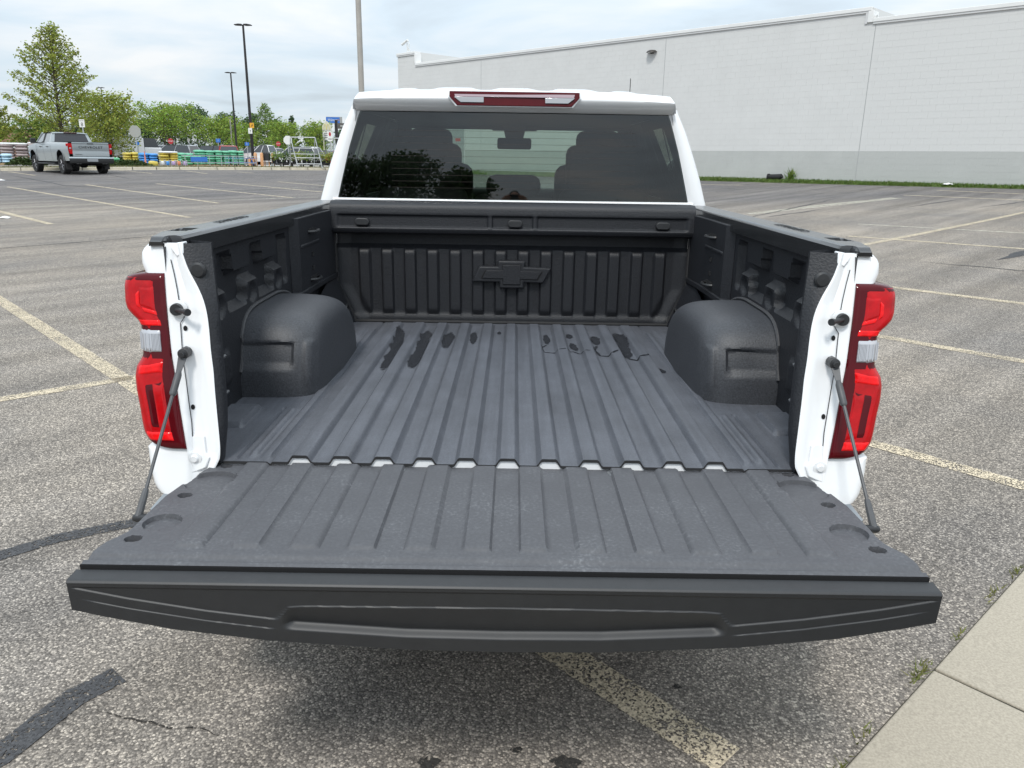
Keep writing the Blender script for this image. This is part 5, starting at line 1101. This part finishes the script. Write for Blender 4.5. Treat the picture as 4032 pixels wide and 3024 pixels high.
# bollards, boxes by the tall lamp post
ORG = mat('faded_orange', (.62, .33, .16), .7, noise=(6, .1))
bo = thing('pole_base', (-16.38, 49.7, YG), 0, 'faded orange concrete base block in front of the tallest lamp post', 'base')
MB().lathe([(0, 0), (.25, 0), (.25, .44), (.23, .46), (0, .46)], (0, 0, 0), 'z', 20).build('concrete_drum', ORG, bo); MB().lathe([(.13, .46), (.13, .50), (.11, .51), (0, .51)], (0, 0, 0), 'z', 14).build('top_ring', POLE, bo)
for i, (x, y) in enumerate([(-14.93, 46), (-14.57, 46), (-14.23, 47)]):
    t = thing('bollard', (x, y, YG), 0, ['left', 'middle', 'right'][i] + ' one of three faded orange bollards beside the lamp post', 'bollard', 'orange bollards by the kerb')
    MB().lathe([(.09, 0), (.09, .72), (.07, .78), (.0, .81)], (0, 0, 0), 'z', 14).build('post', ORG, t); MB().lathe([(.13, 0), (.13, .03), (.09, .04)], (0, 0, 0), 'z', 14).build('collar', ORG, t)
bb = thing('litter_bin', (-14.38, 46.3, YG), 0, 'dark box bin between the orange bollards', 'bin')
MB().box(-.17, .17, -.15, .15, .36, .78).build('bin_body', PLASTIC, bb, bevel=.01); MB().box(-.19, .19, -.17, .17, .785, .82).build('lid', PLASTIC, bb, bevel=.01)
for s in (-1, 1): MB().box(s * .12 - .02, s * .12 + .02, -.02, .02, 0, .36).build('leg', ORG, bb, smooth=0)
wb = thing('blue_board', (-15.1, 46.1, YG), 0, 'blue board leaning beside the orange bollard', 'board')
MB().prism([(-.06, 0), (.1, 0), (-.1, .42), (-.14, .42)], lambda p: (p[0], -.02, p[1]), lambda p: (p[0], .02, p[1])).build('board', SIGNBL, wb, smooth=0); MB().box(-.16, -.12, -.03, .03, 0, .44).build('board_edge', POLE, wb, smooth=0)
# A-frame rack and a second one further right
def aframe(x, y, label, w=1.4, rot=0.):
    t = thing('metal_rack', (x, y, YG), rot, label, 'rack', 'tubular metal racks by the kerb')
    for s in (-1, 1):
        MB().tube([(s * w / 2 + .42, -.35, 0), (s * w / 2, 0, 1.68)], .028, 8).build('front_leg', GALV, t)
        MB().tube([(s * w / 2 - .25, .45, 0), (s * w / 2 - .02, .04, 1.66)], .024, 8).build('back_leg', GALV, t)
    MB().tube([(-w / 2, 0, 1.67), (w / 2, 0, 1.67)], .028, 8).build('top_bar', GALV, t)
    for z in (.22, .55, 1.08): k2 = 1 - z / 1.68; MB().tube([(-w / 2 + .42 * k2, -.35 * k2, z), (w / 2 + .42 * k2, -.35 * k2, z)], .024, 8).build('cross_bar', GALV, t)
    MB().tube([(-w / 2 - .1, .24, .76), (w / 2 + .02, .24, .76)], .02, 8).build('back_bar', GALV, t)
aframe(-12.15, 46, 'tall tubular metal A-frame rack by the kerb, fully in view')
aframe(-9.9, 47, 'tubular metal rack mostly hidden behind the cab')
# potted plants on low benches
for i in range(7):
    x, y = -14.0 + i * .5, 46.9 + i * .33
    t = thing('plant_bench', (x, y, YG), .62, 'low black nursery bench of potted shrubs, number %s from the left' % ['one', 'two', 'three', 'four', 'five', 'six', 'seven'][i], 'bench', 'nursery benches behind the rack')
    MB().box(-.3, .3, -.25, .25, .20, .24).build('bench_top', PLASTIC, t, bevel=.01)
    for sx_ in (-1, 1): MB().box(sx_ * .26 - .02, sx_ * .26 + .02, -.2, .2, 0, .2).build('bench_leg', COPE if (i + sx_) % 2 else PLASTIC, t, smooth=0)
    for q in (-1, 1): MB().lathe([(0, .24), (.10, .24), (.13, .42), (.0, .42)], (q * .15, 0, 0), 'z', 12).build('pot', PLASTIC, t)
    g = np.random.default_rng(200 + i); P = g.normal(size=(420, 3)) * np.array([.24, .2, .13]) + np.array([0, 0, .60 + .06 * g.random()]); v, f = leaves(P, .10, g); me = mesh_np('shrub', v, f); me.materials.append([LEAF_G, LEAF_D, LEAF_Y][i % 3]); link('shrub', me, t)
# junipers
def shrub(x, y, w, d, h, label, seed, m=LEAF_J, n=2600, ground=YG):
    t = thing('juniper_shrub', (x, y, ground), .3, label, 'shrub', 'low shrubs on the kerb strip'); g = np.random.default_rng(seed)
    r_ = g.random((n, 3)); th = r_[:, 0] * 2 * math.pi; rr = np.sqrt(r_[:, 1]); hh = h * (1 - rr ** 2 * .75) * (.7 + .3 * np.sin(th * 5 + rr * 6)); P = np.stack([np.cos(th) * rr * w / 2, np.sin(th) * rr * d / 2, hh * (.25 + .75 * r_[:, 2])], 1)
    v, f = leaves(P, .13, g, .4); me = mesh_np('foliage', v, f); me.materials.append(m); link('foliage', me, t)
    mb = MB()
    for q in range(7): a = q * .9; mb.tube([(0, 0, 0), (math.cos(a) * w * .25, math.sin(a) * d * .25, h * .4)], .02, 5)
    mb.build('stems', BARK, t)
shrub(-24.4, 39.8, 1.9, 1.0, .46, 'low dark juniper left of the silver pickup', 31)
shrub(-20.5, 42.4, 2.3, 1.0, .38, 'low dark juniper right of the silver pickup', 32)
shrub(-29.6, 62, 2.0, 1.6, 1.3, 'round clipped bush beyond the white work truck', 33, LEAF_D, 1800, 1.0)
# brick building at the far left
bk = thing('brick_building', (-63, 104, 1.0), .3, 'far brown brick building with a white band at the left edge', 'building')
BRK = mat('brown_brick', (.30, .17, .12), .9, noise=(2, .15)); MB().box(-9, 4.4, 0, 12, 0, 3.7).build('wall', BRK, bk, smooth=0); MB().box(-9.1, 4.5, -.1, 12, 3.7, 4.0).build('roof_edge', COPE, bk, smooth=0); MB().box(-9, 4.5, -.3, .0, 1.2, 1.75).build('white_band', COPE, bk, smooth=0); MB().box(.2, 3.6, -.05, .02, 0, 1.1).build('shop_front', DARK, bk, smooth=0)
# ------------------------------------------------------------------ vehicles in the far lot
CARP = {}
def paint(n, c): return mat('car_paint_' + n, c, .3, coat=.5, metal=.1)
def profile_loft(mb, prof, hw, tum=.0, zb=0):
    pass
def car(loc, rot, m, label, kind='suv', L=4.6, group='vehicles parked in the far lot'):
    t = thing('parked_car', loc, rot, label, 'car', group, .92); hL = L / 2; H = {'suv': 1.68, 'sedan': 1.45, 'pickup': 1.8}[kind]; bz_ = {'suv': 1.0, 'sedan': .92, 'pickup': 1.12}[kind]
    low = [(-hL, .45), (-hL, bz_ - .05), (-hL + .15, bz_), (hL * .45, bz_), (hL * .92, bz_ - .14), (hL, bz_ - .3), (hL, .35), (hL * .82, .28)] + arc(hL * .62, .33, .37, 0, 180, 10) + arc(-hL * .60, .33, .37, 0, 180, 10) + [(-hL * .9, .28)]
    for s in (-1, 1):
        me = clean_poly('body_side', low, lambda y, z: Vector((s * (.90 - .05 * abs(z - .7) ** 1.5 - .12 * ss(hL * .75, hL, abs(y))), y, z)), [.5, .7, .85], [-hL * .85, hL * .85]); me.materials.append(m); link('body_side', me, t)
    MB().grid([[(x * (1 - .13 * ss(hL * .75, hL, abs(y))), y, z + .03 * (1 - x * x / .81)) for x in frange(-.89, .89, .25)] for y, z in ((-hL, .45), (-hL - .03, .6), (-hL, bz_ - .05), (-hL + .15, bz_), (hL * .45, bz_), (hL * .92, bz_ - .14), (hL, bz_ - .3), (hL + .03, .5), (hL, .35))]).build('body_shell', m, t)
    if kind == 'pickup': gb, gt, gf, gft = -.1 * hL, -.02 * hL, .5 * hL, .26 * hL
    elif kind == 'suv': gb, gt, gf, gft = -.97 * hL, -.82 * hL, .48 * hL, .14 * hL
    else: gb, gt, gf, gft = -.72 * hL, -.40 * hL, .48 * hL, .10 * hL
    rows = [[(x * w_, yb_ + (yf_ - yb_) * (1 if f_ else 0), z) for x, f_ in ((-1, 0), (-1, 1), (1, 1), (1, 0))] for w_, yb_, yf_, z in ((.85, gb, gf, bz_ - .01), (.66, gt, gft, H - .06))]
    MB().grid(rows, True).build('windows', mat('car_glass', (.03, .035, .04), .08, spec=.8), t, smooth=0)
    MB().grid([[(x * w_, y, z - .02 * abs(x) ** 3) for x in frange(-1, 1, .25)] for y, z, w_ in ((gt - .03, H - .08, .67), (gt + .1, H - .01, .66), ((gt + gft) / 2, H, .67), (gft - .1, H - .02, .66), (gft + .03, H - .08, .66))]).build('roof', m, t)
    for s in (-1, 1):
        for y0, y1 in ((gb, gt), (gf, gft), ((gb + gf) / 2, (gt + gft) / 2)): MB().tube([(s * .86, y0, bz_ - .02), (s * .67, y1, H - .06)], .028, 5).build('window_pillar', m, t)
        for y in (-hL * .60, hL * .62):
            w_ = MB().lathe([(.2, s * .66), (.33, s * .66), (.335, s * .84), (.2, s * .87)], (0, y, .33), 'x', 20).build('wheel', TYRE, t); MB().lathe([(.2, s * .86), (.05, s * .85), (0, s * .85)], (0, y, .33), 'x', 14).build('rim', RIM, w_)
        MB().box(*sorted((s * .55, s * .82)), hL - .02, hL + .02, bz_ - .42, bz_ - .28).build('headlight', CLEAR, t, bevel=.01); MB().box(*sorted((s * .55, s * .80)), -hL - .04, -hL + .02, bz_ - .32, bz_ - .14).build('tail_light', REDM, t, bevel=.01)
    return t
PW, PS, PK, PR, PG = paint('white', (.78, .78, .78)), paint('silver', (.42, .44, .46)), paint('black', (.02, .02, .022)), paint('red', (.45, .03, .03)), paint('grey', (.16, .17, .18))
for x, y, rot, m_, kd, L_, lb in [(-35.2, 75, 1.2, PW, 'sedan', 4.6, 'white sedan with a raised lid beyond the blue stacks'), (-38.2, 80, .3, PS, 'suv', 4.5, 'silver car beyond the back of the grey octagonal sign'), (-34.2, 80, -.2, PG, 'suv', 4.6, 'dark grey car beyond the white sedan'), (-31.5, 74, 1.35, PS, 'suv', 4.7, 'silver car side on under the layered tree trunk'), (-29.0, 76, 1.4, PK, 'suv', 5.2, 'black car beyond the tall green stacks'),
        (-26.9, 75, .4, PR, 'suv', 4.4, 'red car left of the tallest lamp post'), (-25.3, 78, 1.0, PW, 'suv', 4.5, 'white car directly left of the tallest lamp post'), (-22.9, 75, 1.45, PW, 'pickup', 5.4, 'white pickup between the lamp post and the metal rack'), (-20.2, 74, 1.3, PW, 'suv', 4.8, 'white car seen through the metal rack'), (-18.2, 78, .8, PG, 'sedan', 4.5, 'grey car right of the white car behind the rack'), (-16.5, 76, 1.2, PR, 'sedan', 4.4, 'reddish car low behind the plants near the cab'), (-27.6, 88, 1.3, PS, 'suv', 4.6, 'silver car far beyond the red car')]:
    car((x * .90, y * .90, terr(x, y)), rot, m_, lb, kd, L_)
# open lid of the white sedan
# white work truck behind the silver pickup
wt_ = thing('work_truck', (-26.7, 53.5, 1.0), -.35, 'white work truck with a rack and open compartments behind the silver pickup', 'truck')
MB().box(-.95, .95, -1.0, 1.6, .55, 1.78).build('body', PW, wt_, bevel=.04)
MB().box(-.9, .9, 1.7, 3.2, .5, 1.2).build('cab_lower', PW, wt_, bevel=.06); MB().prism([(1.72, 1.2), (3.0, 1.2), (2.7, 1.8), (1.72, 1.82)], lambda p: (-.85, p[0], p[1]), lambda p: (.85, p[0], p[1])).build('cab_windows', MATS['car_glass'], wt_, smooth=0)
for x0, z0, x1, z1 in ((-.85, 1.1, -.3, 1.6), (-.2, 1.15, .15, 1.45), (.3, .9, .85, 1.6)): MB().box(x0, x1, -1.03, -1.004, z0, z1).build('hatch', PS if x0 else PK, wt_, bevel=.01)
MB().box(-.12, .08, -1.05, -1.032, 1.25, 1.4).build('hatch_window', PK, wt_, smooth=0)
for x in (-.9, 0, .9): MB().tube([(x, -.95, 1.78), (x, -.95, 1.92), (x, 1.5, 1.92), (x, 1.5, 1.78)], .025, 6).build('rack_bar', GALV, wt_)
MB().tube([(-.95, -.9, 1.93), (.95, -.9, 1.93)], .025, 6).build('rack_cross', GALV, wt_)
for s in (-1, 1):
    for y in (-.2, 2.6): MB().lathe([(.2, s * .7), (.36, s * .7), (.37, s * .9), (.2, s * .93)], (0, y, .37), 'x', 18).build('wheel', TYRE, wt_)
    MB().box(*sorted((s * .7, s * .9)), -1.02, -.99, .6, .8).build('tail_light', REDM, wt_, smooth=0)
# ------------------------------------------------------------------ silver pickup parked by the kerb
SIL = mat('silver_paint', (.36, .40, .42), .3, metal=.35, coat=.6, noise=(2, .02))
fp = thing('pickup_truck', (-17.93, 33.92, terr(-18.9, 35.0) - .01), R(48), 'silver crew-cab pickup parked by the far kerb, its tailgate closed', 'pickup truck', None, .89)
FX = [(.45, .94), (.62, .97), (.85, .99), (1.0, 1.015), (1.2, 1.02), (1.35, 1.01), (1.42, .985), (1.47, .955)]
def fl_x(y, z): return interp(z, FX) - .10 * ss(5.3, 5.95, y) - .03 * (1 - ss(0, .3, y))
prof = [(.12, .62), (.08, .95), (.12, 1.44), (2.30, 1.47), (4.35, 1.42), (4.6, 1.40), (5.6, 1.30), (5.82, 1.2), (5.9, .95), (5.88, .6), (5.47, .6)] + arc(4.965, .62, .50, 0, 180, 18) + [(4.4, .58), (1.8, .58)] + arc(1.22, .62, .50, 0, 180, 18) + [(.6, .62)]
for s in (-1, 1):
    me = clean_poly('body_side', prof, lambda y, z: Vector((s * fl_x(y, z), y, z)), [.75, .85, .95, 1.05, 1.15, 1.25, 1.35, 1.42], [.3, .7, 1.7, 2.3, 3.2, 4.2, 5.3, 5.6]); me.materials.append(SIL); bs = link('body_side', me, fp)
    for y in (2.33, 3.35, 4.33): MB().grid([[(s * (fl_x(y, z) + .002), y + d, z) for d in (-.006, .006)] for z in frange(.62, 1.43, .09)]).build('panel_gap', MATS['panel_gap'], bs)
    for y in (2.6, 3.55): MB().tube([(s * 1.0, y, 1.26), (s * 1.05, y + .03, 1.265), (s * 1.05, y + .17, 1.265), (s * 1.0, y + .2, 1.26)], .022, 6).build('door_handle', PLASTIC, bs)
    for y in (1.22, 4.965):
        MB().grid([[(s * (fl_x(y, .9) + .02), y + r_ * math.cos(a), .62 + r_ * math.sin(a)) for r_ in (.49, .555)] for a in [math.pi * q / 20 for q in range(21)]]).build('arch_trim', mat('dark_silver', (.22, .24, .26), .4), bs)
        MB().grid([[(s * .99, y + .5 * math.cos(a), .62 + .5 * math.sin(a)), (s * .5, y + .5 * math.cos(a), .62 + .5 * math.sin(a))] for a in [math.pi * q / 16 for q in range(17)]]).build('arch_liner', DARK, fp)
        w_ = MB().lathe([(.24, s * .70), (.39, s * .70), (.425, s * .73), (.43, s * .86), (.425, s * .97), (.39, s * 1.0), (.28, s * .985), (.26, s * .95)], (0, y, .43), 'x', 36).build('wheel', TYRE, fp)
        rm = MB().lathe([(.265, s * .965), (.25, s * .93), (.08, s * .93), (.06, s * .96), (0, s * .96)], (0, y, .43), 'x', 24).build('rim', mat('black_rim', (.03, .03, .032), .4), w_)
        for q in range(6): a = q * math.pi / 3 + .2; MB().tube([(s * .962, y + .06 * math.cos(a), .43 + .06 * math.sin(a)), (s * .962, y + .25 * math.cos(a), .43 + .25 * math.sin(a))], [.035, .02], 6).build('spoke', RIM, w_)
    # side glass, set in the greenhouse
    for y0, y1, t0, t1 in ((2.52, 3.30, 2.62, 3.28), (3.38, 4.28, 3.36, 3.78)):
        MB().grid([[(s * (.965 + (.775 - .965) * t), y0 + (t0 - y0) * t, 1.445 + .47 * t), (s * (.965 + (.775 - .965) * t), y1 + (t1 - y1) * t, 1.445 + .47 * t)] for t in frange(.03, .92, .1)]).build('side_window', mat('pale_reflecting_glass', (.30, .33, .35), .08, metal=.7), fp)
    MB().box(*sorted((s * 1.06, s * 1.30)), 4.05, 4.17, 1.42, 1.66).build('door_mirror', PLASTIC, fp, bevel=.03); MB().tube([(s * .98, 4.15, 1.45), (s * 1.12, 4.11, 1.47)], .03, 6).build('mirror_arm', PLASTIC, fp)
    MB().box(*sorted((s * .93, s * 1.06)), 1.95, 4.3, .44, .50).build('side_step', PLASTIC, fp, bevel=.02)
    # tail lights: same outline as the white pickup's, coarser
    tl_ = MB().grid([[(s * .82, .075 - .01, z), (s * (.95 + d), .085, z), (s * (.985 + d), .13, z), (s * (1.0 + d), .26 - .04 * k2, z)] for z, d, k2 in ((.93, -.03, 0), (.97, 0, 0), (1.10, .01, 0), (1.15, -.015, 1), (1.21, -.015, 1), (1.27, .012, 0), (1.38, .02, 0), (1.40, .0, 0))]).build('tail_light', REDM, fp)
    MB().box(*sorted((s * .86, s * .95)), .055, .08, 1.155, 1.215).build('reverse_lens', CLEAR, tl_, bevel=.006)
    for q in (0, 1): MB().lathe([(.0, -.02), (.05, -.02), (.05, .12), (.04, .12), (.04, 0), (0, 0)], (s * (.52 + .12 * q), .12, .53), 'y', 14).build('exhaust_tip', STEEL, fp)
    MB().box(*sorted((s * .74, s * .98)), .62, .66, .22, .50).build('mud_flap', RUBBER, fp, smooth=0)
    MB().box(*sorted((s * .62, s * .88)), 5.82, 5.9, 1.0, 1.15).build('headlight', CLEAR, fp, bevel=.02)
tgm = MB().grid([[(x, .075 - dy, z) for x in frange(-.82, .82, .1)] for z, dy in ((.80, -.02), (.84, .012), (.98, .012), (1.06, .0), (1.10, .0), (1.13, .012), (1.34, .014), (1.40, .012), (1.435, .03), (1.455, .02), (1.46, -.03))]).build('tailgate', SIL, fp)
me = text_mesh('CHEVROLET', .15, .003, 1.12, 1.5); me.materials.append(INK); part('lettering', me, tgm, (0, .055, 1.235), (R(90), 0, 0), (.80, 1, 1))
me = text_mesh('SILVERADO', .05, .002); me.materials.append(INK); part('model_lettering', me, tgm, (-.56, .058, .905), (R(90), 0, 0), (1.2, 1, 1))
MB().box(-.14, .14, .04, .07, 1.385, 1.425).build('gate_handle', PLASTIC, tgm, bevel=.01)
MB().box(-.83, .83, .10, 2.28, .86, .90).build('bed_floor', PLASTIC, fp, smooth=0)
MB().box(-.93, .93, .10, 2.30, 1.462, 1.485).build('bed_cover', RUBBER, fp, bevel=.01)
bmp = MB().grid([[(x, .03 + .06 * (abs(x) / 1.0) ** 4 + dy, z) for x in frange(-1.0, 1.0, .1)] for z, dy in ((.50, .05), (.53, 0), (.60, -.02), (.70, -.02), (.78, 0), (.795, .07))]).build('rear_bumper', PLASTIC, fp)
MB().grid([[(x, .028 + .06 * (abs(x) / 1.0) ** 4 + dy, z) for x in frange(-1.005, 1.005, .1)] for z, dy in ((.735, -.025), (.775, -.01), (.80, .02), (.803, .08))]).build('bumper_cap', SIL, bmp)
MB().box(-.24, .24, -.01, .02, .59, .72).build('licence_plate', mat('plate_grey', (.3, .32, .34), .5), bmp, smooth=0)
MB().box(-.8, .8, .5, 5.5, .40, .58).build('underbody', DARK, fp, smooth=0); MB().lathe([(0, -.75), (.05, -.7), (.05, -.2), (.14, -.1), (.14, .1), (.05, .2), (.05, .7), (0, .75)], (0, 1.22, .43), 'x', 14).build('rear_axle', DARK, fp)
MB().tube([(-.55, 1.0, .35), (-.55, .8, .5)], .04, 8).build('shock_absorber', RIM, fp)
MB().grid([[(x * k2, y, z + .03 * (1 - x * x)) for x in frange(-.95, .95, .19)] for y, z, k2 in ((4.3, 1.40, 1), (4.7, 1.40, 1), (5.5, 1.31, .95), (5.8, 1.2, .92))]).build('hood', SIL, fp)
MB().box(-.85, .85, 5.80, 5.9, .6, 1.2).build('front_fascia', PLASTIC, fp, bevel=.03)
# greenhouse: pillars, roof, rear glass with a body-coloured frame
for s in (-1, 1):
    MB().grid([[(s * (.80 + (.68 - .80) * t), 2.335 + .13 * t, 1.44 + .46 * t), (s * (.97 + (.80 - .97) * t), 2.36 + .13 * t, 1.44 + .46 * t), (s * (.98 + (.79 - .98) * t), 2.52 + .10 * t, 1.44 + .46 * t)] for t in frange(0, 1, .1)]).build('rear_pillar', SIL, fp)
    MB().tube([(s * .965, 3.34, 1.44), (s * .785, 3.32, 1.90)], .04, 6).build('door_pillar', PLASTIC, fp); MB().tube([(s * .95, 4.36, 1.42), (s * .78, 3.82, 1.91)], .045, 6).build('front_pillar', SIL, fp)
MB().grid([[(x, y + .02 * x * x, z - .03 * abs(x / .8) ** 5) for x in frange(-.80, .80, .1)] for y, z in ((2.47, 1.87), (2.42, 1.905), (2.44, 1.935), (2.6, 1.955), (3.1, 1.965), (3.6, 1.945), (3.82, 1.90))]).build('roof', SIL, fp)
MB().grid([[((.80 + (.68 - .80) * t) * u, 2.345 + .125 * t, 1.45 + .43 * t) for u in frange(-1, 1, .1)] for t in frange(0, 1, .1)]).build('rear_window', mat('dark_far_glass', (.03, .035, .045), .06, spec=.6), fp)
MB().box(-.30, .30, 2.40, 2.44, 1.905, 1.94).build('high_brake_light', REDD, fp, bevel=.005)
MB().grid([[(x * k2, y, z) for x in frange(-.9, .9, .2)] for y, z, k2 in ((4.33, 1.42, 1), (3.82, 1.9, .85))]).build('windshield', MATS['dark_far_glass'], fp)
MB().box(-.75, .75, 2.6, 4.2, 1.0, 1.44).build('cabin_block', DARK, fp, smooth=0)

# ------------------------------------------------------------------ the photographer, seen only in the rear window
ph = thing('person', (-.0, -.42, terr(0, -.4)), 0, 'photographer in dark clothes holding a phone up, reflected in the rear window', 'person')
SKIN = mat('skin', (.42, .24, .17), .55); CLOTH = mat('dark_shirt', (.03, .032, .04), .85, noise=(30, .2)); HAIR = mat('dark_hair', (.02, .014, .010), .6)
def skinned(name, verts, edges, rad, m, root=0, sub=2):
    me = bpy.data.meshes.new(name); me.from_pydata(verts, edges, []); o = link(name, me, ph); me.materials.append(m)
    md = o.modifiers.new('skin', 'SKIN')
    if not me.skin_vertices: 
        bm = bmesh.new(); bm.from_mesh(me); bm.verts.layers.skin.verify(); bm.to_mesh(me); bm.free()
    sv = me.skin_vertices[0].data
    for i, r_ in enumerate(rad): sv[i].radius = (r_, r_) if not isinstance(r_, tuple) else r_; sv[i].use_root = (i == root)
    o.modifiers.new('sub', 'SUBSURF').render_levels = sub; o.modifiers['sub'].levels = sub
    return o
V = [(0, 0, .95), (0, 0, 1.12), (0, 0, 1.32), (0, .0, 1.45), (0, .02, 1.54), (0, .03, 1.60)]
E_ = [(0, 1), (1, 2), (2, 3), (3, 4), (4, 5)]; RR = [(.17, .12), (.15, .11), (.18, .12), (.14, .09), .055, .055]
def chain(start, pts, rads):
    p_ = start
    for a, b in zip(pts, rads): V.append(a); RR.append(b); E_.append((p_, len(V) - 1)); p_ = len(V) - 1
    return p_
for s in (-1, 1):
    chain(3, [(s * .19, .0, 1.43), (s * .27, .12, 1.27), (s * .25, .24, 1.40), (s * .16, .345, 1.66)], [.065, .05, .042, .030])
    chain(0, [(s * .10, 0, .88), (s * .11, .01, .50), (s * .12, -.01, .08), (s * .13, .10, .04)], [.10, .065, .045, .04])
skinned('body', V, E_, RR, CLOTH)
hd_ = MB(); rows = []
for i in range(13):
    t = math.pi * i / 12; r_ = math.sin(t); zc = .12 * math.cos(t); w_ = .078 * (1 if zc > -.02 else 1 - .35 * (-.02 - zc) / .1); rows.append([(w_ * r_ * math.cos(a), .03 + .098 * r_ * math.sin(a) + (.018 * math.exp(-((zc + .01) / .02) ** 2) if math.sin(a) > .95 else 0), 1.70 + zc) for a in [2 * math.pi * q / 20 for q in range(20)]])
hdo = hd_.grid(rows, True).build('head', SKIN, ph, smooth=80)
MB().grid([[(.083 * math.sin(t) * math.cos(a), .022 + .102 * math.sin(t) * math.sin(a) - .012, 1.715 + .118 * math.cos(t)) for a in [2 * math.pi * q / 20 for q in range(20)]] for t in [math.pi * .5 * i / 8 for i in range(9)]], True).build('hair', HAIR, hdo, smooth=80)
for s in (-1, 1):
    MB().lathe([(0, .012), (.012, .006), (.012, -.006)], (s * .032, .125, 1.705), 'y', 12).build('eye', HAIR, hdo); MB().lathe([(0, .01), (.022, .006), (.03, 0)], (s * .08, .02, 1.70), 'x', 12).build('ear', SKIN, hdo)
MB().tube([(-.022, .118, 1.655), (0, .124, 1.652), (.022, .118, 1.655)], .006, 6).build('mouth', mat('lips', (.35, .13, .11), .5), hdo)
for s in (-1, 1):
    hv = [(s * .16, .345, 1.66), (s * .125, .375, 1.70), (s * .105, .385, 1.715)]; he = [(0, 1), (1, 2)]; hr = [.027, .032, .026]
    for k2 in range(4):
        b = len(hv); hv += [(s * (.098 - .0 * k2), .395 - .002 * k2, 1.732 - .018 * k2), (s * (.07), .405, 1.738 - .018 * k2), (s * (.045 + .006 * (k2 in (0, 3))), .402, 1.738 - .018 * k2)]; he += [(2, b), (b, b + 1), (b + 1, b + 2)]; hr += [.010, .009, .008]
    b = len(hv); hv += [(s * .10, .365, 1.685), (s * .075, .365, 1.675)]; he += [(1, b), (b, b + 1)]; hr += [.012, .010]
    skinned('hand', hv, he, hr, SKIN)
pho = MB().box(-.08, .08, .380, .389, 1.676, 1.752).build('phone', PLASTIC, None, bevel=.004)
pho.location = (0, -.42, terr(0, -.4)); tag(pho, 'black phone held up by the photographer, reflected in the rear window', 'phone')
